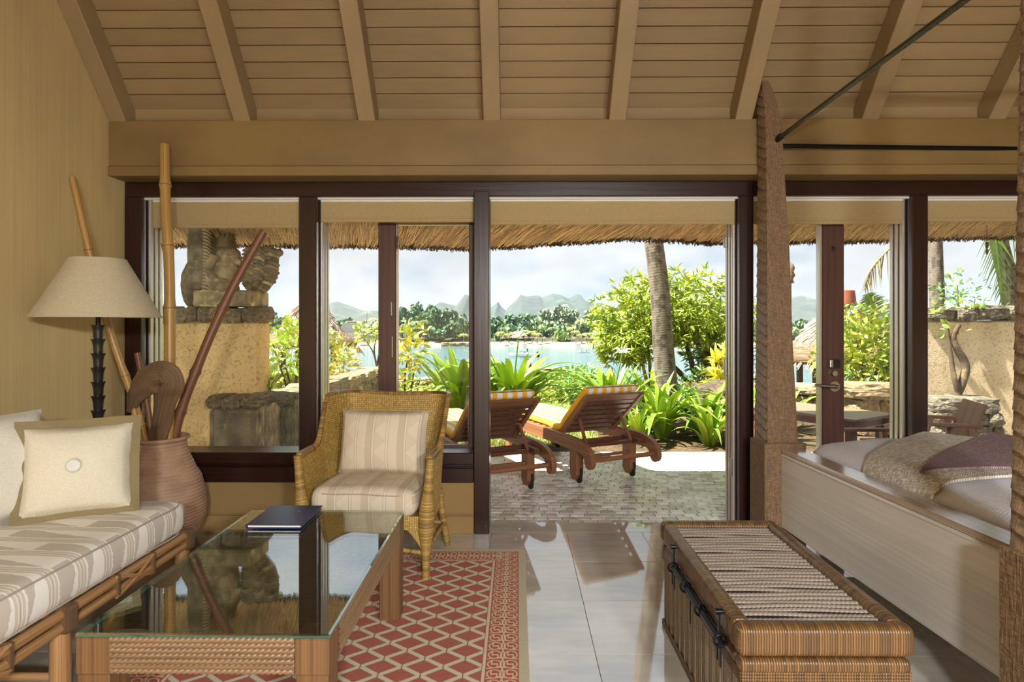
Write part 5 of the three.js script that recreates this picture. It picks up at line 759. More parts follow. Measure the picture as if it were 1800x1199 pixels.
// ---------- reclining loungers ----------
const LG = [0.75, 0, -5.20], LT = 0.441;
function lounger(pos, label) {
  const t = thing('wooden_lounger', label, 'sun lounger', pos, LT, 'teak loungers on the terrace');
  const rail = (x) => { const pts = []; const s = new THREE.Shape(); s.moveTo(-1.65, 0.30); s.lineTo(-1.65, 0.40); s.lineTo(0.0, 0.40); s.quadraticCurveTo(0.26, 0.40, 0.335, 0.315); s.quadraticCurveTo(0.375, 0.24, 0.345, 0.205); s.quadraticCurveTo(0.31, 0.165, 0.27, 0.19); s.quadraticCurveTo(0.245, 0.21, 0.24, 0.25); s.quadraticCurveTo(0.22, 0.295, 0.10, 0.295); s.closePath(); const g = new THREE.ExtrudeGeometry(s, { depth: 0.034, bevelEnabled: true, bevelSize: 0.004, bevelThickness: 0.004, bevelOffset: -0.004, bevelSegments: 2, curveSegments: 14 }); g.rotateY(-PI / 2); g.translate(x + 0.017, 0, 0); return uvBox(g, 'z'); };
  for (const s of [-1, 1]) {
    mesh('side_rail', rail(s * 0.325), M.teak, t);
    for (const z of [0, -1.35]) {
      const lg = ext([[-0.055, 0.31], [-0.055, 0.075], [-0.02, 0.03], [0.02, 0.03], [0.055, 0.075], [0.055, 0.31]], 0.066, 0.003); lg.rotateY(PI / 2); lg.translate(s * 0.272 - 0.033, 0, z);
      const l = mesh('leg', uvBox(lg, 'y'), M.teak, t);
      const wh = new THREE.CylinderGeometry(0.036, 0.036, 0.02, 20); wh.rotateZ(PI / 2); wh.translate(s * 0.272 + 0.012, 0.036, z + 0.026); mesh('wheel', wh, M.rubber, l);
      const ax = new THREE.CylinderGeometry(0.008, 0.008, 0.07, 10); ax.rotateZ(PI / 2); ax.translate(s * 0.272, 0.075, z); mesh('axle', ax, M.black, l);
      mesh('wheel_slot', cb(0.028, 0.09, 0.006, s * 0.272 + 0.012, 0.085, z + 0.0545, 0.002), M.gap, l);
    }
  }
  const rd = (n, y, z, r) => mesh(n, tube([V(-0.31, y, z), V(0.31, y, z)], r, 12, 2), M.teak, t);
  rd('head_bar', 0.247, 0.285, 0.021); rd('cross_bar', 0.215, 0.02, 0.015); rd('cross_bar', 0.25, -1.35, 0.018);
  for (const z of [-0.08, -0.9]) mesh('cross_rail', cb(0.62, 0.05, 0.025, 0, 0.32, z, 0.003), M.teakD, t);
  for (let k = 0; k < 11; k++) mesh('seat_slat', cb(0.615, 0.018, 0.075, 0, 0.385, -0.36 - k * 0.12, 0.004), M.teak, t);
  const hinge = V(0, 0.375, -0.27), top = V(0, 0.755, 0.19), dir = top.clone().sub(hinge).normalize(), Lb = top.distanceTo(hinge), nb = V(0, -dir.z, dir.y).multiplyScalar(1);
  const onB = (x, s, n = 0) => hinge.clone().addScaledVector(dir, s).add(V(x, 0, 0)).add(V(0, -dir.z, dir.y).multiplyScalar(n));
  const br = mesh('backrest', [bar(onB(-0.268, 0), onB(-0.268, Lb), 0.036, 0.036), bar(onB(0.268, 0), onB(0.268, Lb), 0.036, 0.036)], M.teak, t);
  const turn = Math.atan2(dir.y, dir.z);
  for (let k = 0; k < 8; k++) { const w = k === 7 ? 0.088 : 0.046, g = cb(0.51 + (k === 7 ? 0.07 : 0), 0.018, w, 0, 0, 0, 0.003, 'x'); g.rotateX(-turn); const p = onB(0, 0.03 + k * 0.0765 + (k === 7 ? -0.003 : 0)); g.translate(p.x, p.y, p.z); mesh('back_slat', g, k === 7 ? M.teak : M.teakD, br); }
  for (const s of [-1, 1]) mesh('prop', bar(onB(s * 0.215, 0.26, -0.0).add(V(0, -0.015, 0.02)), V(s * 0.225, 0.33, 0.09), 0.022, 0.026), M.teak, t);
  mesh('prop_rail', cb(0.47, 0.03, 0.04, 0, 0.322, 0.075, 0.003), M.teakD, t);
  for (const s of [-1, 1]) mesh('prop_rack', cb(0.05, 0.045, 0.26, s * 0.265, 0.335, 0.05, 0.004), M.teakD, t);
  return t;
}
function loungerCushion(pos, label) {
  const c = thing('lounger_cushion', label, 'cushion', pos, LT, 'striped lounger cushions');
  const hinge = V(0, 0.395, -0.30), dir = V(0, 0.38, 0.46).normalize(), pts = [V(0, 0.42, -1.66), V(0, 0.425, -1.2), V(0, 0.425, -0.55), V(0, 0.42, -0.33), V(0, 0.50, -0.235), V(0, 0.66, -0.045), V(0, 0.815, 0.14)], cv = new THREE.CatmullRomCurve3(pts, false, 'centripetal');
  const W = 0.27, th = 0.034; // closed section swept along the profile
  const sec = (a) => { const c0 = Math.cos(a), s0 = Math.sin(a), sg = (q, e) => Math.sign(q) * Math.abs(q) ** e; return [W * sg(c0, 0.25), th * sg(s0, 0.6)]; };
  const body = surf((u, v) => { const t = lerp(0.001, 0.999, v), p = cv.getPoint(t), T0 = cv.getTangent(t), N = V(0, T0.z, -T0.y), [x, n] = sec(u * 2 * PI), e = Math.min(1, Math.min(v, 1 - v) / 0.025), k = Math.sqrt(1 - (1 - e) ** 2) * 0.85 + 0.15, cr = 1 - 0.25 * Math.exp(-(((v - 0.605) / 0.03) ** 2)); return p.add(V(x * (0.97 + 0.03 * k), 0, 0)).addScaledVector(N, n * k * cr); }, 44, 80, (u, v) => [sec(u * 2 * PI)[0] + 0.02, v * 2], true);
  mesh('cover', body, M.deck, c);
  return c;
}
const off = [-0.907, 0, 0.412];
lounger(LG, 'brown wooden wheeled lounger seen whole through the doorway, its back raised');
loungerCushion(LG, 'yellow and white striped cushion on the lounger seen whole in the doorway');
const LG2 = [LG[0] + off[0], 0, LG[2] + off[2]];
lounger(LG2, 'brown wooden wheeled lounger half hidden behind the dark door post');
loungerCushion(LG2, 'yellow and white striped cushion on the lounger behind the door post and chair');
// ---------- terrace table and chairs ----------
{
  const a = Math.atan2(0.53, 0.85), t = thing('terrace_table', 'dark wooden terrace table behind the glass door with the lever', 'table', [2.785, 0, -4.94], a);
  const put = (x0, x1, y0, y1, z0, z1, n, m = M.teakD) => mesh(n, bb(x0, x1, y0, y1, z0, z1, 0.004), m, t);
  for (let k = 0; k < 5; k++) put(k * 0.13, k * 0.13 + 0.127, 0.535, 0.557, -1.1, 0.0, 'top_board', M.tableTop ??= sub('pale_teak', { c: '#9c7a58', map: re(T.grain, 0.9, 2.6), r: 0.35 }));  // top boards paler than the apron and legs
  put(0.0, 0.65, 0.475, 0.534, -0.04, -0.012, 'apron'); put(0, 0.65, 0.475, 0.534, -1.09, -1.06, 'apron'); put(0.01, 0.04, 0.475, 0.534, -1.06, -0.04, 'apron'); put(0.61, 0.64, 0.475, 0.534, -1.06, -0.04, 'apron');
  for (const x of [0.05, 0.53]) for (const z of [-1.04, -0.12]) put(x, x + 0.07, 0, 0.475, z, z + 0.07, 'leg');
  put(0.085, 0.565, 0.09, 0.13, -0.60, -0.55, 'stretcher');
}
function terraceChair(pos, turn, label) {
  const t = thing('terrace_chair', label, 'chair', pos, turn), m = M.teak;
  for (const x of [-0.25, 0.25]) { mesh('leg', cb(0.045, 0.6, 0.05, x, 0.3, 0.22, 0.004), m, t); mesh('leg', bar(V(x, 0, -0.27), V(x, 0.62, -0.2), 0.045, 0.05), m, t); mesh('arm', rbox(0.07, 0.03, 0.56, 0.012, x, 0.615, 0.0), m, t); mesh('side_rail', cb(0.03, 0.06, 0.46, x, 0.38, 0, 0.003), M.teakD, t); }
  for (let k = 0; k < 6; k++) mesh('seat_slat', cb(0.46, 0.018, 0.065, 0, 0.415, 0.2 - k * 0.08, 0.003), m, t);
  for (let k = 0; k < 3; k++) mesh('back_board', bar(V(-0.155 + k * 0.155, 0.42, -0.2), V(-0.155 + k * 0.155, 0.80, -0.33), 0.15, 0.02), m, t);
  mesh('front_rail', cb(0.46, 0.06, 0.025, 0, 0.375, 0.22, 0.003), M.teakD, t); return t;
}
const tc1 = terraceChair([3.42, 0, -4.95], -1.86, 'reddish wooden terrace chair with a slab back beside the dark stones');
const tc2 = terraceChair([2.68, 0, -4.47], -PI / 2, 'wooden terrace chair just outside the glass, mostly hidden behind the bed');
tc1.scale.setScalar(0.9); tc2.scale.setScalar(0.85);

// ---------- plants ----------
// strap leaf: rises from the origin, arches over along +x
function strapLeaf(len, w, droop, fold) {
  return surf((u, v) => { const s = v * len, a = 1.35 - droop * v * v * 1.5, x = s * Math.cos(lerp(1.35, a, 0.6)), y = s * Math.sin(lerp(1.35, a, 0.6)), k = (u - 0.5) * 2, ww = w / 2 * Math.pow(Math.sin(PI * lerp(0.16, 1, v)), 0.75) * (v > 0.97 ? 0.3 : 1); return V(x - Math.abs(k) * 0.0, y + fold * Math.abs(k) * ww, k * ww); }, 4, 9, (u, v) => [u, v]);
}
const straps = []; for (let k = 0; k < 6; k++) straps.push(strapLeaf(rr(1.0, 1.2), rr(0.10, 0.135), [0.15, 0.35, 0.55, 0.75, 1.0, 0.45][k], 0.4));
function lily(pos, n, s, label, flower) {
  const t = thing('crinum_lily', label, 'plant', pos, 0, undefined);
  for (let i = 0; i < n; i++) { const o = mesh('leaf', straps[Math.floor(rnd() * 6)], M.leafL[Math.floor(rnd() * 3)], t), a = i * 2.399 + rr(-0.3, 0.3), q = i / n; o.rotation.set(0, a, rr(-0.05, 0.12) - 0.42 * q * rr(0.5, 1.2), 'YXZ'); const k = s * rr(0.75, 1.1); o.scale.set(k, k, k * rr(0.9, 1.2)); o.position.set(Math.cos(a) * 0.1 * s * q, 0, -Math.sin(a) * 0.1 * s * q); }
  if (flower) { const [fx, fy, fz] = flower; mesh('flower_stalk', tube([V(0, 0, 0), V(fx * 0.5, fy * 0.6, fz * 0.5), V(fx, fy, fz)], [0.014, 0.01], 7, 12), M.leafL[1], t); const f = []; for (let k = 0; k < 16; k++) { const a = k * 2.4, el = rr(-0.1, 1.1), d = V(Math.cos(a) * Math.cos(el), Math.sin(el), Math.sin(a) * Math.cos(el)), L = rr(0.11, 0.17); f.push(tube([V(fx, fy, fz), V(fx, fy, fz).addScaledVector(d, L * 0.6).add(V(0, 0.02, 0)), V(fx, fy, fz).addScaledVector(d, L)], [0.003, 0.007, 0.002], 4, 6)); } mesh('flower', f, M.petal, t); }
  return t;
}
const G = (x, z) => groundY(x, z) - 0.03;
for (const [x, z, n, s, l, f] of [
  [-0.82, -8.7, 50, 1.08, 'big crinum lily clump behind the wicker chair, seen through the glass leaf'],
  [-0.08, -8.5, 62, 1.06, 'big crinum lily clump behind the lounger at the door post', [0.1, 1.2, 0.1]],
  [1.3, -8.3, 44, 0.85, 'crinum lily clump with a white spider flower behind the raised lounger', [0.15, 0.98, 0.05]],
  [1.85, -8.0, 40, 0.8, 'crinum lily clump in front of the palm trunk'], [1.72, -7.15, 44, 0.74, 'crinum lily clump just right of the raised lounger back'], [2.28, -7.3, 40, 0.74, 'crinum lily clump below the boulder'],
  [2.16, -6.72, 36, 0.56, 'short crinum lily clump at the terrace edge beside the right door post'], [2.78, -7.0, 36, 0.7, 'crinum lily clump behind the stacked door leaves, near the bed post'], [3.4, -7.7, 32, 0.62, 'crinum lily clump seen below the terrace table'], [1.36, -6.85, 34, 0.52, 'small crinum lily at the lounger foot on the terrace edge'], [1.25, -7.6, 36, 0.66, 'crinum lily clump half hidden behind the raised lounger back']])
  lily([x, G(x, z), z], n, s, l, f);
// foliage of many small leaves over lumpy volumes
const ovate = surf((u, v) => { const k = (u - 0.5) * 2, w = 0.5 * Math.sin(PI * Math.min(1, v * 0.95 + 0.03)) ** 0.8; return V(v, 0.12 * Math.sin(v * 2.6) + 0.12 * Math.abs(k) * w, k * w * 0.5); }, 2, 4, (u, v) => [u, v]);
const lance = surf((u, v) => { const k = (u - 0.5) * 2, w = 0.17 * Math.sin(PI * Math.min(1, v * 0.93 + 0.06)) ** 0.8; return V(v, 0.2 * v - 0.38 * v * v + 0.1 * Math.abs(k) * w, k * w * 0.55); }, 2, 5, (u, v) => [u, v]);
const col = (h, s, l) => new THREE.Color().setHSL(h, s, l * 0.81);
function foliage(parent, name, c, r, n, leaf, size, hue, opt = {}) {
  const ms = [], cs = [], lumps = []; const nl = opt.lumps ?? 14;
  for (let i = 0; i < nl; i++) { const a = i * 2.4, y = 1 - 2 * (i + 0.5) / nl, q = Math.sqrt(1 - y * y); lumps.push([V(Math.cos(a) * q * r[0] * 0.62, y * r[1] * 0.62, Math.sin(a) * q * r[2] * 0.62), rr(0.42, 0.6)]); }
  const cl = opt.cluster ?? 1;
  for (let i = 0; i < n; i += cl) {
    const [o, k] = lumps[Math.floor(rnd() * nl)], d = V(rr(-1, 1), rr(-1, 1), rr(-1, 1)).normalize(), p = o.clone().add(V(d.x * r[0] * k, d.y * r[1] * k, d.z * r[2] * k)).multiplyScalar(rr(0.85, 1.03)); if (opt.flat && p.y < -r[1] * opt.flat) continue;
    const outw = p.clone().normalize(), sh = rr(0.75, 1.12);
    for (let q = 0; q < cl; q++) { const dir = cl > 1 ? outw.clone().multiplyScalar(0.7).add(V(rr(-1, 1), rr(-0.75, 0.8), rr(-1, 1)).normalize()).normalize() : outw.clone().add(V(rr(-1, 1), rr(-0.8, 0.8), rr(-1, 1))).normalize(), s = size * rr(0.7, 1.25), Q = new THREE.Quaternion().setFromUnitVectors(V(1, 0, 0), dir).multiply(new THREE.Quaternion().setFromAxisAngle(V(1, 0, 0), rr(-0.9, 0.9))); ms.push(new THREE.Matrix4().compose(p.clone().add(V(...c)), Q, V(s, s, s))); const [h0, h1, s0, l0, l1] = hue; cs.push(col(rr(h0, h1), s0 * rr(0.85, 1.1), rr(l0, l1) * sh)); }
  }
  return inst(name, leaf, M.leafS, ms, parent, cs);
}
function limbs(parent, base, tips, r, m = M.branch) { for (const tp of tips) mesh('branch', tube([V(...base), V(lerp(base[0], tp[0], 0.4) + rr(-0.05, 0.05), lerp(base[1], tp[1], 0.5), lerp(base[2], tp[2], 0.4)), V(...tp)], [r, r * 0.75, r * 0.4], 8, 14), m, parent); }
{
  const LIME = [0.178, 0.232, 0.88, 0.22, 0.37];
  const f = thing('round_tree', 'round tree of long bright yellow green leaves behind the palm trunk', 'tree', [2.75, G(2.75, -10.9), -10.9]);
  limbs(f, [0.55, 0, 0.1], [[-0.1, 0.95, 0], [0.25, 1.3, 0.1], [0.75, 1.25, 0], [0.6, 1.1, 0.2], [1.0, 1.0, 0.1]], 0.075); limbs(f, [-0.25, 0, -0.1], [[-0.5, 0.95, 0], [-0.35, 1.2, -0.1]], 0.05, M.rattan);
  foliage(f, 'foliage', [0.12, 1.62, -0.15], [1.42, 0.86, 1.1], 13000, lance, 0.155, LIME, { cluster: 8, lumps: 34, flat: 0.55 }); foliage(f, 'foliage', [-0.75, 1.12, 0.0], [0.52, 0.36, 0.5], 2200, lance, 0.15, LIME, { cluster: 7 }); foliage(f, 'foliage', [0.9, 1.0, 0.1], [0.6, 0.5, 0.5], 1500, lance, 0.14, [0.2, 0.27, 0.6, 0.16, 0.32], { cluster: 5 });
  const b1 = thing('shrub', 'loose yellow green shrub with bare stems behind the stone wall, left window', 'shrub', [-2.95, 0.2, -7.9]);
  limbs(b1, [0.05, -0.3, 0], [[-0.3, 0.9, 0], [0.1, 1.0, 0.1], [0.35, 0.8, 0], [-0.1, 0.8, 0.2], [0.2, 0.6, 0.2], [0.5, 0.55, 0.1]], 0.022); foliage(b1, 'foliage', [0.02, 0.78, 0], [0.62, 0.5, 0.45], 900, ovate, 0.10, [0.17, 0.25, 0.8, 0.30, 0.5], { lumps: 12 });
  const b2 = thing('shrub', 'yellow and reddish shrub in front of the grey thatch hut', 'shrub', [-3.05, -0.12, -10.2]);
  limbs(b2, [0, -0.3, 0], [[0.1, 0.9, 0], [0.4, 0.7, 0], [-0.2, 0.8, 0.1]], 0.018); foliage(b2, 'foliage', [0.05, 0.75, 0], [0.36, 0.45, 0.3], 320, ovate, 0.12, [0.10, 0.2, 0.8, 0.34, 0.55], { lumps: 8 });
  const s1 = thing('sapling', 'thin forked sapling standing before the sea wall, left of the dark stile', 'tree', [-2.28, G(-2.2, -9.6), -9.6]);
  limbs(s1, [0.0, 0, 0], [[0.02, 0.75, 0]], 0.026); limbs(s1, [0.02, 0.73, 0], [[-0.2, 1.2, 0], [0.15, 1.15, 0.05], [0.02, 1.25, 0]], 0.016); foliage(s1, 'foliage', [0.0, 1.3, 0], [0.32, 0.18, 0.25], 170, ovate, 0.10, [0.16, 0.25, 0.7, 0.3, 0.5], { lumps: 6 });
  const s2 = thing('sapling', 'slim sapling with yellowing leaves just right of the dark stile', 'tree', [-1.72, G(-1.7, -9.2), -9.2]);
  limbs(s2, [0, 0, 0], [[0.05, 1.0, 0], [0.15, 0.8, 0.05]], 0.022); foliage(s2, 'foliage', [0.08, 0.95, 0], [0.32, 0.42, 0.25], 210, ovate, 0.12, [0.11, 0.22, 0.8, 0.36, 0.55], { lumps: 8 });
  const b3 = thing('shrub', 'large bright shrub full of round leaves beyond the right door with the lever', 'shrub', [5.55, 0.2, -9.5]);
  limbs(b3, [0.0, -0.4, 0], [[-0.3, 0.9, 0.2], [0.3, 1.0, 0.1], [-0.5, 0.6, 0.3], [0.5, 0.7, 0.3], [0.1, 0.6, 0.4]], 0.028); foliage(b3, 'foliage', [0.1, 0.72, 0], [0.85, 0.72, 0.6], 2600, ovate, 0.105, [0.16, 0.245, 0.8, 0.30, 0.5], { lumps: 18 });
  const b5 = thing('shrub', 'low green shrub in front of the sunlit wall at the right', 'shrub', [6.1, 0.1, -8.9]); foliage(b5, 'foliage', [0, 0.4, 0], [0.5, 0.45, 0.4], 700, ovate, 0.08, [0.2, 0.28, 0.7, 0.28, 0.45], { lumps: 10 }); limbs(b5, [0, -0.15, 0], [[0.1, 0.5, 0], [-0.2, 0.4, 0]], 0.02);
  const b4 = thing('croton', 'small yellow leaved croton above the boulder', 'shrub', [3.28, G(3.28, -9.4), -9.4]); foliage(b4, 'foliage', [0, 0.62, 0], [0.26, 0.36, 0.25], 260, lance, 0.2, [0.13, 0.17, 0.95, 0.42, 0.58], { lumps: 7, cluster: 5 }); limbs(b4, [0, 0, 0], [[0.05, 0.6, 0], [-0.1, 0.55, 0]], 0.02);
  const hd = thing('ground_cover', 'low tangled yellow green ground cover along the garden edge', 'ground cover', [0.3, G(0, -11.8), -11.8]); hd.userData.kind = 'stuff';
  for (const [x, y, rx, ry, hue] of [[-2.4, 0.15, 0.9, 0.26, LIME], [-1.2, 0.12, 0.9, 0.3, LIME], [0.0, 0.18, 0.9, 0.34, LIME], [0.8, 0.26, 0.8, 0.36, [0.14, 0.26, 0.75, 0.28, 0.46]], [1.7, 0.24, 0.8, 0.36, [0.14, 0.26, 0.75, 0.26, 0.44]], [2.6, 0.15, 0.9, 0.38, LIME], [0.9, 0.5, 0.5, 0.28, [0.24, 0.3, 0.6, 0.26, 0.42]]]) foliage(hd, 'foliage', [x, y, rr(-0.2, 0.2)], [rx, ry, 0.7], 1500, ovate, 0.075, hue, { lumps: 12 });
  const hd2 = thing('ground_cover', 'dark green undergrowth with a few orange blooms below the round tree', 'ground cover', [3.2, G(3, -10), -9.9]); hd2.userData.kind = 'stuff';
  foliage(hd2, 'foliage', [0, 0.3, 0], [0.9, 0.4, 0.4], 1500, lance, 0.16, [0.22, 0.3, 0.6, 0.13, 0.3], { cluster: 4 }); foliage(hd2, 'bloom', [-0.35, 0.45, 0.3], [0.2, 0.12, 0.1], 40, ovate, 0.05, [0.03, 0.08, 0.9, 0.45, 0.55], { lumps: 4 });
  // lawn in the gap beside the terrace
  const blade = surf((u, v) => V((u - 0.5) * 0.006 * (1 - v), v * 0.07, v * v * 0.03), 1, 3), ms = [], cs = [];
  for (let i = 0; i < 26000; i++) { const x = rr(-2.0, 0.95), z = rr(-6.6, -11.4); ms.push(M4(V(x, groundY(x, z) - 0.004, z), new THREE.Euler(rr(-0.4, 0.4), rr(0, 6.3), 0), V(rr(1, 2.4), rr(0.6, 1.2), 1))); cs.push(col(rr(0.19, 0.25), 0.7, rr(0.26, 0.46))); }
  const lw = inst('lawn', blade, M.leafS, ms, scene, cs); tag(lw, 'short bright green lawn between the terrace and the lilies', 'grass', null, 'stuff');
  // creeper stems and leaves on the right wall, grass tuft on the left one
  const vn1 = thing('creeper', 'bare twisting creeper with a few green leaves beside the pale ochre wall', 'creeper', [4.52, 0, -6.45]);
  mesh('stem', tube([V(0.18, 0.55, 0), V(0.24, 0.72, 0.02), V(0.27, 0.9, 0.03), V(0.18, 1.08, 0.03), V(0.14, 1.2, 0.03), V(0.2, 1.34, 0.03)], [0.045, 0.04, 0.022], 10, 40), M.branch, vn1); mesh('stem', tube([V(0.2, 0.6, 0.02), V(0.14, 0.78, 0.04), V(0.12, 1.0, 0.02), V(0.08, 1.3, 0.02)], [0.03, 0.018], 8, 24), M.branch, vn1);
  foliage(vn1, 'foliage', [0.35, 1.52, -0.2], [0.5, 0.08, 0.2], 45, ovate, 0.085, [0.2, 0.28, 0.75, 0.3, 0.46], { lumps: 10 }); foliage(vn1, 'foliage', [0.15, 1.3, 0.02], [0.14, 0.08, 0.05], 12, ovate, 0.075, [0.2, 0.28, 0.75, 0.3, 0.46], { lumps: 5 });
  const tw = thing('twiggy_plant', 'wispy light green plant showing above the pale ochre wall', 'shrub', [6.3, 1.0, -8.6]); limbs(tw, [0, -1, 0], [[0.0, 0.9, 0], [0.25, 0.7, 0], [-0.2, 0.75, 0]], 0.012); foliage(tw, 'foliage', [0, 0.75, 0], [0.38, 0.38, 0.3], 200, ovate, 0.07, [0.24, 0.32, 0.5, 0.4, 0.55], { lumps: 8 });
  const gt = thing('grass_tuft', 'thin grass tuft growing on the stone wall beside the ochre wall end', 'grass', [-2.16, 0.72, -5.2]); for (let k = 0; k < 9; k++) { const a = k * 1.3; mesh('blade', tube([V(0, 0, 0), V(Math.cos(a) * 0.03, 0.12, Math.sin(a) * 0.03), V(Math.cos(a) * 0.12, 0.16 + 0.02 * (k % 4), Math.sin(a) * 0.08)], [0.004, 0.003, 0.001], 4, 8), M.leafL[1], gt); }
}
// ---------- palms ----------
function frondGeo(len, droop, n = 30, hang = 0.5) {
  const cv = new THREE.CatmullRomCurve3([0, 0.25, 0.5, 0.75, 1].map((t) => V(len * t * (1 - 0.25 * droop * t), len * (0.45 * t - droop * t * t * 0.95), 0))), out = [tube(cv.getPoints(10), [0.022, 0.004], 5, 10)], pos = [], idx = [];
  for (let i = 0; i < n; i++) for (const s of [-1, 1]) { const t = 0.12 + 0.87 * i / n, p = cv.getPoint(t), T0 = cv.getTangent(t), L = len * 0.27 * Math.sin(PI * lerp(0.22, 0.93, t)) * rr(0.9, 1.1), d = V(0, -hang - 0.25, s).addScaledVector(T0, 0.75).normalize(), w = T0.clone().multiplyScalar(0.018), q = p.clone().addScaledVector(d, L * 0.55), e = p.clone().addScaledVector(d, L).add(V(0, -L * 0.25, 0)), k = pos.length / 3; for (const x of [p.clone().sub(w), p.clone().add(w), q.clone().sub(w), q.clone().add(w), e]) pos.push(x.x, x.y, x.z); idx.push(k, k + 1, k + 2, k + 1, k + 3, k + 2, k + 2, k + 3, k + 4); }
  const g = new THREE.BufferGeometry(); g.setAttribute('position', new THREE.Float32BufferAttribute(pos, 3)); g.setIndex(idx); g.computeVertexNormals(); out.push(g); return merge(out);
}
const fronds = [0.35, 0.7, 1.0, 1.3].map((d) => frondGeo(2.3, d));
const frondM = [sub('palm_leaf', { c: '#6d9624', r: 0.45, transmission: 0.35, thickness: 0, side: 2 }), sub('palm_leaf_dry', { c: '#9a8f37', r: 0.5, transmission: 0.35, thickness: 0, side: 2 })];
function palm(name, label, pts, rad, crown, n, s = 1) {
  const t = thing(name, label, 'palm tree'); mesh('trunk', tube(pts, (q) => lerp(rad[0], rad[1], q) * (1 + 0.006 * Math.sin(q * 170 + 3 * Math.sin(q * 23))) + rad[0] * 0.35 * Math.exp(-q * 28), 18, 90), M.palmBark, t);
  const c = pts.at(-1); for (let k = 0; k < n; k++) { const o = mesh('frond', fronds[k % 4], frondM[k % 5 === 4 ? 1 : 0], t); o.position.copy(c); o.rotation.set(0, k * 2.4 + crown, 0); o.scale.setScalar(s * rr(0.9, 1.1)); } return t;
}
palm('coconut_palm', 'thick grey ringed palm trunk rising through the eave view in the doorway', [V(2.26, -0.4, -9), V(2.24, 0.45, -9), V(2.19, 1.1, -9), V(2.15, 1.77, -9), V(2.05, 2.6, -9), V(1.9, 3.6, -8.95), V(1.4, 7.4, -8.9), V(0.9, 11, -8.9)], [0.168, 0.115], 0.3, 14);
palm('coconut_palm', 'grey palm trunk beside the dark post, left of the pale wall view', [V(8.5, -0.5, -12), V(8.4, 1.5, -12), V(8.35, 3, -12), V(8.3, 10, -12)], [0.15, 0.11], 1.1, 12);
const pB = palm('coconut_palm', 'pale leaning palm trunk at the far right above the ochre wall', [V(8.7, -0.5, -10.2), V(8.42, 1.5, -10.2), V(8.3, 2.2, -10.2), V(8.15, 2.8, -10.2), V(7.75, 4.6, -10.2), V(6.6, 13.5, -10.2)], [0.155, 0.115], 0.2, 12, 0.9);
{ // fronds that hang into view: their own leaflets are parts
  const hang = (label, pts, n, len, m, spread) => { const t = thing('palm_frond', label, 'palm frond'), cv = new THREE.CatmullRomCurve3(pts); mesh('rachis', tube(pts, [0.025, 0.006], 7, 30), m, t); for (let i = 0; i < n; i++) for (const s of [-1, 1]) { const q = 0.06 + 0.93 * i / n, p = cv.getPoint(q), T0 = cv.getTangent(q), L = len * Math.sin(PI * lerp(0.3, 0.95, q)) * rr(0.85, 1.1), side = V(0, 0, 1).cross(T0).normalize().multiplyScalar(s * spread), d = side.add(T0.clone().multiplyScalar(0.7)).add(V(0, -0.55, rr(-0.3, 0.4))).normalize(), w = T0.clone().multiplyScalar(0.021); mesh('leaflet', sheet((u, v) => p.clone().addScaledVector(d, L * v).add(V(0, -L * 0.2 * v * v, 0)).addScaledVector(w, (u - 0.5) * 2 * (1 - v * v * 0.96)), () => V(0, 0, 1), 0.002, 1, 3), m, t); } };
  hang('green palm frond hanging straight down left of the leaning palm trunk', [V(7.95, 3.5, -10.1), V(7.95, 2.8, -10.0), V(7.98, 2.2, -9.95), V(8.02, 1.55, -9.9)], 26, 0.5, frondM[0], 0.75);
  hang('green palm frond behind the leaning palm trunk at the right edge', [V(8.3, 3.4, -10.7), V(8.9, 2.9, -10.7), V(9.15, 2.2, -10.7), V(9.2, 1.6, -10.7)], 22, 0.5, frondM[0], 0.75);
  hang('yellowing palm frond drooping in from the right above the shrub', [V(8.0, 3.5, -11), V(7.5, 3.25, -11), V(6.95, 2.85, -11), V(6.5, 2.35, -11), V(6.35, 1.95, -11)], 30, 0.55, frondM[1], 0.55);
  hang('dark green palm frond tip showing over the far right shrub', [V(7.6, 1.15, -12.5), V(7.4, 1.7, -12.5), V(7.3, 2.0, -12.5)], 16, 0.5, frondM[0], 0.9);
}
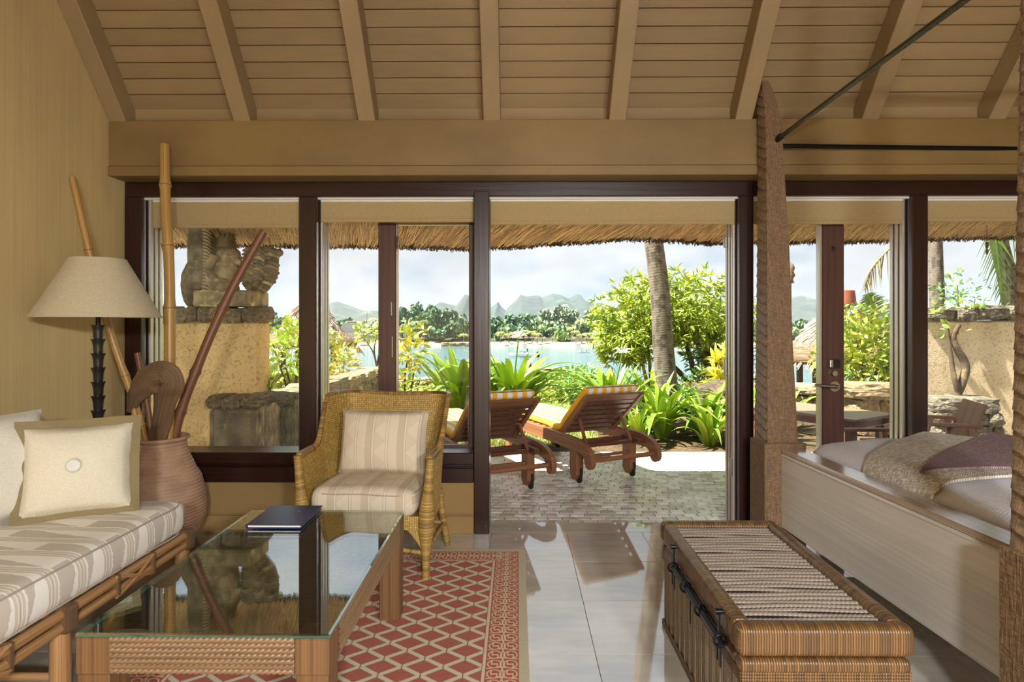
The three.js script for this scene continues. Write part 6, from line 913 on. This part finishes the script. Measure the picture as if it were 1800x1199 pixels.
// ---------- thatch huts ----------
function hut(label, x, y, z, r, h, post, cap) {
  const t = thing('thatch_hut', label, 'thatch hut', [x, y, z]);
  const prof = []; for (let i = 0; i <= 10; i++) { const q = i / 10; prof.push([Math.max(0.02, r * (q - 0.10 * Math.sin(q * PI))), h * (1 - q)]); } prof.push([r * 0.98, -0.14], [r * 0.9, -0.12], [0.02, h * 0.8]);
  const g = lathe(prof.reverse(), 48), uv = g.attributes.uv; for (let i = 0; i < uv.count; i++) uv.setXY(i, uv.getY(i) * 2.2, uv.getX(i) * 7); mesh('roof', g, M.thatchG, t);
  const ms = [], cs = [], sg = new THREE.CylinderGeometry(0.006, 0.012, 1, 4, 1, true); for (let i = 0; i < 1500; i++) { const a = rr(0, 2 * PI), q = rr(0.05, 0.92), rq = r * (q - 0.10 * Math.sin(q * PI)), L = rr(0.25, 0.5) * r; const d = V(Math.cos(a), -h / r * (1.0 - 0.3 * Math.cos(q * PI)), Math.sin(a)).normalize(); ms.push(new THREE.Matrix4().compose(V(Math.cos(a) * rq, h * (1 - q) + 0.01, Math.sin(a) * rq).addScaledVector(d, L / 2), new THREE.Quaternion().setFromUnitVectors(V(0, -1, 0), d), V(1, L, 1))); const k = rr(0.5, 1.2); cs.push(new THREE.Color().setRGB(0.52 * k, 0.44 * k, 0.35 * k)); } inst('straw', sg, M.farLeaf, ms, t, cs);
  for (const [px, pz] of post) mesh('post', tube([V(px, -2.6, pz), V(px, 0.15, pz)], 0.075, 10, 1), M.branch, t);
  if (cap) { mesh('ridge_cap', lathe([[0.001, h + 0.28], [0.225, h + 0.28], [0.24, h + 0.26], [0.275, h - 0.07], [0.26, h - 0.09], [0.001, h - 0.08]], 24), M.cap, t); }
  return t;
}
hut('grey cone shaped thatch hut roof behind the left dark post', -6.25, 0.78, -18, 1.38, 1.42, [[0.55, 0.3], [-0.7, 0.3], [0.5, -0.6], [-0.6, -0.6]]);
hut('thatch hut roof with a red clay cap behind the right shrub', 7.72, 0.58, -14.2, 1.6, 1.28, [[-0.8, 0.3], [0.8, 0.3], [0.7, -0.7], [-0.7, -0.7]], true);
{ const t = thing('stone_finial', 'small dark carved stone finial just right of the near side of the bed post', 'sculpture', [4.372, 0, -9.6]); mesh('shaft', tube([V(0, -0.4, 0), V(0, 2.0, 0)], [0.02, 0.02], 8, 4), M.carvedD, t); mesh('figure', lathe([[0.001, 2.0], [0.06, 2.0], [0.04, 2.06], [0.075, 2.12], [0.05, 2.18], [0.07, 2.24], [0.045, 2.30], [0.001, 2.34]], 12), M.carvedD, t); }
// ---------- the far shore ----------
const X2 = (px, d) => (px - 900) * d / 1050 - 0.0086 * d, Y2 = (py, d) => 1.35 + (569 - py) * d / 1050;
const tuft = surf((u, v) => V((u - 0.5) * 1.2, (v - 0.5) * 1.0 + 0.2 * Math.sin(u * 3), 0.25 * Math.sin(v * 3 + u * 2)), 2, 2);
function farTree(px, top, wpx, d, hue, label, base = SEA + 0.8, dense = 1) {
  const h = Y2(top, d) - base, w = wpx * d / 1050, t = thing('broadleaf_tree', label, 'tree', [X2(px, d), base, -d], 0, 'broadleaf trees on the far shore');
  mesh('trunk', tube([V(0, 0, 0), V(rr(-0.4, 0.4), h * 0.3, 0), V(rr(-0.6, 0.6), h * 0.62, 0)], [0.4, 0.25], 7, 6), M.branch, t);
  const ms = [], cs = [], n = Math.round(230 * dense * Math.max(1, h * w / 90)), L = []; for (let i = 0; i < 9; i++) L.push([rr(-0.55, 0.55) * w / 2, h * rr(0.32, 0.82), rr(-0.5, 0.5) * w / 2, rr(0.3, 0.48)]);
  L.push([0, h * 0.78, 0, 0.4]); for (let i = 0; i < n; i++) { const l = L[Math.floor(rnd() * L.length)], q = V(rr(-1, 1), rr(-1, 1), rr(-1, 1)).normalize().multiplyScalar(Math.cbrt(rr(0.5, 1))), p = V(l[0] + q.x * w * l[3] * 0.62, Math.min(h, l[1] + q.y * h * l[3] * 0.55), l[2] + q.z * w * l[3] * 0.6); const s = rr(0.8, 1.5); ms.push(M4(p, new THREE.Euler(rr(-1.2, 1.2), rr(0, 6.3), rr(-1, 1)), V(s, s, s))); cs.push(col(rr(hue[0], hue[1]), hue[2], rr(hue[3], hue[4]))); }
  inst('crown', tuft, M.farLeaf, ms, t, cs); return t;
}
const DG = [0.26, 0.36, 0.4, 0.10, 0.22], MG = [0.22, 0.31, 0.42, 0.15, 0.29], CG = [0.2, 0.28, 0.26, 0.24, 0.38], OG = [0.12, 0.2, 0.4, 0.24, 0.36];
for (const [px, top, w, d, h, l] of [
  [708, 540, 44, 262, DG, 'a'], [733, 531, 52, 268, DG, 'a'], [760, 536, 46, 266, DG, 'a'], [748, 548, 40, 258, MG, 'a'], [785, 545, 44, 264, DG, 'a'], [812, 552, 36, 262, DG, 'a'], [722, 560, 36, 254, MG, 'a'], [800, 566, 40, 256, DG, 'a'], [770, 572, 36, 252, DG, 'a'], [690, 560, 40, 260, MG, 'a'],
  [858, 566, 30, 262, DG, 'b'], [872, 556, 36, 268, DG, 'b'], [896, 553, 38, 268, DG, 'b'], [920, 551, 44, 270, DG, 'b'], [940, 554, 38, 268, MG, 'b'], [884, 572, 34, 258, MG, 'b'], [912, 572, 34, 258, DG, 'b'],
  [960, 545, 34, 285, CG, 'c'], [982, 537, 40, 290, CG, 'c'], [1008, 543, 36, 288, CG, 'c'], [1036, 545, 44, 285, CG, 'c'], [1054, 549, 34, 282, CG, 'c'],
  [962, 566, 40, 266, MG, 'b'], [990, 568, 40, 264, MG, 'b'], [1018, 566, 40, 266, MG, 'b'], [1046, 570, 44, 266, DG, 'b'], [1075, 560, 46, 272, DG, 'b'], [1105, 562, 46, 272, DG, 'b'], [1135, 564, 46, 272, DG, 'b'], [988, 584, 26, 254, [0.22, 0.28, 0.6, 0.2, 0.34], 'b'], [1170, 566, 50, 272, DG, 'b'],
  [1405, 562, 34, 262, DG, 'd'], [1428, 566, 40, 268, MG, 'd'], [1390, 576, 34, 258, MG, 'd'], [1460, 560, 50, 280, DG, 'd'], [1350, 568, 40, 270, DG, 'd'], [1310, 566, 50, 272, DG, 'd'],
  [610, 561, 34, 300, DG, 'e'], [585, 566, 34, 300, DG, 'e'], [655, 568, 36, 290, MG, 'e'], [470, 549, 40, 320, DG, 'e'], [500, 556, 40, 320, DG, 'e'], [440, 556, 40, 320, DG, 'e']])
  farTree(px, top, w, d, h, { a: 'dark green tree in the dense clump right of the dark stile across the water', b: 'green tree in the row behind the far beach, seen through the doorway', c: 'tall feathery grey green tree rising behind the far beach row', d: 'distant green tree across the water right of the near bed post', e: 'distant green tree across the water beyond the left windows' }[l]);
const farFrond = []; { const g = frondGeo(3.4, 0.9, 12, 0.5); farFrond.push(g); }
function farPalm(px, top, d, hue, label) { const base = SEA + 0.9, h = Y2(top, d) - base - 1.0, t = thing('far_palm', label, 'palm tree', [X2(px, d), base, -d], rr(0, 6), 'palms along the far shore'); mesh('trunk', tube([V(0, 0, 0), V(0.3, h * 0.5, 0), V(0.1, h, 0)], [0.22, 0.14], 6, 6), M.palmBark, t); const ms = [], cs = []; for (let k = 0; k < 13; k++) { ms.push(M4(V(0.1, h, 0), new THREE.Euler(0, k * 2.4, rr(-0.2, 0.25), 'YXZ'), V(1, 1, 1.2))); cs.push(col(rr(hue[0], hue[1]), hue[2], rr(hue[3], hue[4]))); } const o = inst('crown', FG, M.farLeaf, ms, t, cs); }
const FG = (() => { const g = frondGeo(3.2, 0.85, 10, 0.5), p = g.attributes.position; return g; })();
const YP = [0.13, 0.2, 0.55, 0.34, 0.5], GP = [0.2, 0.28, 0.5, 0.24, 0.38];
for (const [px, top, d, h] of [[645, 545, 250, GP], [655, 556, 246, YP], [640, 566, 246, GP]]) farPalm(px, top, d, h, 'far palm left of the dark stile beside the grey roof across the water');
for (const [px, top, d, h] of [[722, 566, 248, GP], [745, 560, 248, GP], [733, 572, 246, GP], [815, 584, 245, YP], [704, 578, 246, GP]]) farPalm(px, top, d, h, 'far palm in front of the dense dark clump right of the dark stile');
for (const [px, top, d, h] of [[880, 580, 247, YP], [895, 583, 247, YP], [910, 580, 247, YP], [922, 577, 248, YP], [935, 579, 247, YP], [953, 570, 249, GP], [944, 582, 246, YP], [1005, 572, 249, YP], [1012, 578, 247, YP], [1022, 584, 246, YP], [1032, 582, 247, YP], [1046, 583, 247, GP], [1018, 560, 256, YP], [970, 572, 252, GP], [1062, 584, 247, YP]]) farPalm(px, top, d, h, 'far palm on the beach row seen through the doorway across the water');
{
  const spots = [884, 894, 907, 916, 925, 936, 944, 957, 972, 1010, 1020, 1032, 1041, 1050]; let src;
  for (const px of spots) { const d = 245 + (spots.indexOf(px) % 3) * 2.8, p = [X2(px, d), SEA + 1.0, -d]; if (!src) { src = thing('beach_umbrella', 'tiny thatched beach umbrella on the far sand seen through the doorway', 'umbrella', p, 0, 'thatched umbrellas on the far beach'); mesh('canopy', lathe([[1.25, 1.9], [0.03, 2.75], [0.02, 2.78], [0.001, 2.8]].reverse(), 12), M.thatchG, src); mesh('pole', tube([V(0, 0, 0), V(0, 2.5, 0)], 0.06, 6, 1), M.branch, src); } else copyOf(src, p, rr(0, 3)); }
  for (const px of [703, 713, 722, 733, 742]) copyOf(src, [X2(px, 245), SEA + 0.9, -245], 0, 'tiny thatched beach umbrella below the dark clump right of the dark stile');
  const b = thing('beach_house', 'long grey roofed building across the water left of the dark stile', 'building', [X2(622, 262), SEA + 1, -262]); const W = 12;
  mesh('wall', bb(-W / 2, W / 2, 0, 4, -4, 0, 0.05), M.boat, b); const rf = ext([[-W / 2 - 1, 4], [W / 2 + 1, 4], [W / 2 - 1.5, 8.4], [-W / 2 + 1.5, 8.4]], 5, 0.05); rf.translate(0, 0, -4.5); mesh('roof', rf, M.roofGrey, b); for (let k = 0; k < 5; k++) mesh('window', bb(-5 + k * 2.2, -3.8 + k * 2.2, 0.3, 2.8, 0, 0.06, 0.02), M.roofGrey, b);
  const b2 = thing('beach_house', 'pale flat roofed building behind the grey roof across the water', 'building', [X2(628, 285), SEA + 1, -285]); mesh('wall', bb(-5, 3, 0, 8.8, -5, 0, 0.05), M.roofGrey, b2); mesh('roof', bb(-5.4, 3.4, 8.8, 9.3, -5.4, 0.4, 0.05), M.beach, b2); for (let k = 0; k < 3; k++) mesh('window', bb(-4.4 + k * 2.5, -2.6 + k * 2.5, 6.2, 8.2, 0, 0.06, 0.02), M.roofGrey, b2);
  const pv2 = thing('beach_pavilion', 'small pale thatched pavilion on the sand across the water, left of the dark stile', 'pavilion', [X2(629, 244), SEA + 0.9, -244]); mesh('roof', lathe([[2.6, 2.1], [0.1, 4.4], [0.001, 4.45]].reverse(), 8), M.thatchG, pv2); for (const s of [-1, 1]) for (const q of [-1, 1]) mesh('post', tube([V(s * 1.5, 0, q * 1.5), V(s * 1.5, 2.4, q * 1.5)], 0.09, 6, 1), M.branch, pv2);
  const rk = thing('rock_groyne', 'low line of dark rocks at the water below the dense clump across the bay', 'rocks', [0, 0, 0]); course(rk, V(X2(775, 238), 0, -238), V(X2(840, 238), 0, -239), SEA - 0.4, 1.9, 4, 3.2, () => M.stone[1]);
  // boats
  const hull = (L, W, H) => { const f = (u, v) => { const q = u, w = W / 2 * Math.pow(Math.sin(PI * Math.min(1, 0.12 + (1 - q) * 0.8)), 0.6) * (q < 0.02 ? 0.9 : 1) * (1 - sstep(q, 0.75, 1) * 0.97), a = (v - 0.5) * PI; return V((q - 0.5) * -L, H * (0.55 - 0.75 * Math.cos(a) ** 0.7 + 0.35 * q * q), Math.sin(a) * w); }; return merge([surf(f, 24, 12), surf((u, v) => { const A = f(u, 0), B = f(u, 1); return A.lerp(B, v).add(V(0, 0.02, 0)); }, 24, 2, undefined, true)]); };
  const d1 = 158, sp = thing('speedboat', 'white speedboat with a black outboard motor moored on the bay', 'boat', [X2(919, d1), SEA + 0.3, -d1], 0.12); mesh('hull', hull(7.4, 2.0, 1.2), M.boat, sp); mesh('outboard', rbox(0.8, 1.5, 0.6, 0.2, 4.1, 0.55, 0, 3), M.black, sp); mesh('windscreen', bb(-0.2, 0.1, 0.6, 1.15, -0.7, 0.7, 0.05), M.roofGrey, sp); mesh('seat', [rbox(0.6, 0.5, 1.4, 0.1, 1.4, 0.8, 0, 2)], M.boat, sp);
  const d2 = 186, s2 = thing('skiff', 'small white skiff lying behind the speedboat', 'boat', [X2(918, d2), SEA + 0.25, -d2], 0.05); mesh('hull', hull(2.9, 1.0, 0.7), M.boat, s2); mesh('outboard', rbox(0.35, 0.9, 0.3, 0.1, 1.6, 0.5, 0, 2), M.black, s2);
  const who = (name, label, p, shirt) => { const t = thing('person', label, 'person', p); const g = lathe([[0.001, 0], [0.2, 0.02], [0.19, 0.2], [0.16, 0.35], [0.2, 0.52], [0.17, 0.6], [0.06, 0.64], [0.055, 0.68], [0.1, 0.74], [0.105, 0.83], [0.07, 0.9], [0.001, 0.92]], 12), q = tube([V(0, 0.55, 0.2), V(-0.25, 0.38, 0.25), V(-0.5, 0.42, 0.1)], [0.06, 0.045], 6, 8), q2 = tube([V(0, 0.55, -0.2), V(-0.25, 0.38, -0.25), V(-0.5, 0.42, -0.1)], [0.06, 0.045], 6, 8), l = tube([V(-0.05, 0.08, 0.1), V(-0.45, 0.2, 0.14), V(-0.85, 0.05, 0.12)], [0.09, 0.06], 6, 8), l2 = tube([V(-0.05, 0.08, -0.1), V(-0.45, 0.2, -0.14), V(-0.85, 0.05, -0.12)], [0.09, 0.06], 6, 8); mesh('body', [g, q, q2, l, l2], M.skin, t); mesh('shirt', lathe([[0.205, 0.12], [0.175, 0.34], [0.212, 0.52], [0.18, 0.61], [0.075, 0.645]], 12), shirt, t); return t; };
  for (const [px, d, m, l, sh] of [[1025, 182, M.boat, 'white kayak', M.cap], [1073, 146, M.boatB, 'blue kayak', M.boatB]]) { const p = [X2(px, d), SEA + 0.22, -d], k = thing('kayak', l + ' carrying two paddlers far out on the bay', 'kayak', p, 0.1); mesh('hull', hull(3.9, 0.75, 0.5), m, k); mesh('paddle', [tube([V(-0.9, 0.9, -0.8), V(-0.9, 0.5, 0.8)], 0.03, 5, 1)], m, k); who('a', 'front paddler sitting in the ' + l, [p[0] - 0.6, p[1] + 0.08, p[2]], sh); who('b', 'rear paddler sitting in the ' + l, [p[0] + 0.9, p[1] + 0.08, p[2]], sh); }
}

// look-alikes on the far shore: told apart by their order
{
  const ORD = 'first second third fourth fifth sixth seventh eighth ninth tenth eleventh twelfth thirteenth fourteenth fifteenth sixteenth'.split(' '), by = {};
  for (const o of scene.children) if (/^(broadleaf_tree|far_palm|beach_umbrella)/.test(o.name)) (by[o.userData.label] ??= []).push(o);
  const short = { 'dark green tree in the dense clump': 'dark trees in the clump right of the dark stile', 'green tree in the row': 'green trees behind the beach seen through the doorway', 'tall feathery': 'feathery grey green trees above the far beach row', 'distant green tree across the water right': 'far green trees right of the near bed post', 'distant green tree across the water beyond': 'far green trees beyond the left windows', 'far palm left': 'far palms beside the grey roof across the water', 'far palm in front': 'far palms in front of the dense dark clump', 'far palm on the beach': 'palms on the far beach seen through the doorway', 'tiny thatched beach umbrella on': 'thatched beach umbrellas seen through the doorway', 'tiny thatched beach umbrella below': 'thatched umbrellas below the dense dark clump' };
  for (const [l, os] of Object.entries(by)) { const k = Object.keys(short).find((s) => l.startsWith(s)); if (!k || os.length < 2) continue; os.sort((a, b) => a.position.x / -a.position.z - b.position.x / -b.position.z).forEach((o, i) => { o.userData.label = ORD[i] + ' from the left of the ' + short[k]; }); }
}
renderer.render(scene, camera);
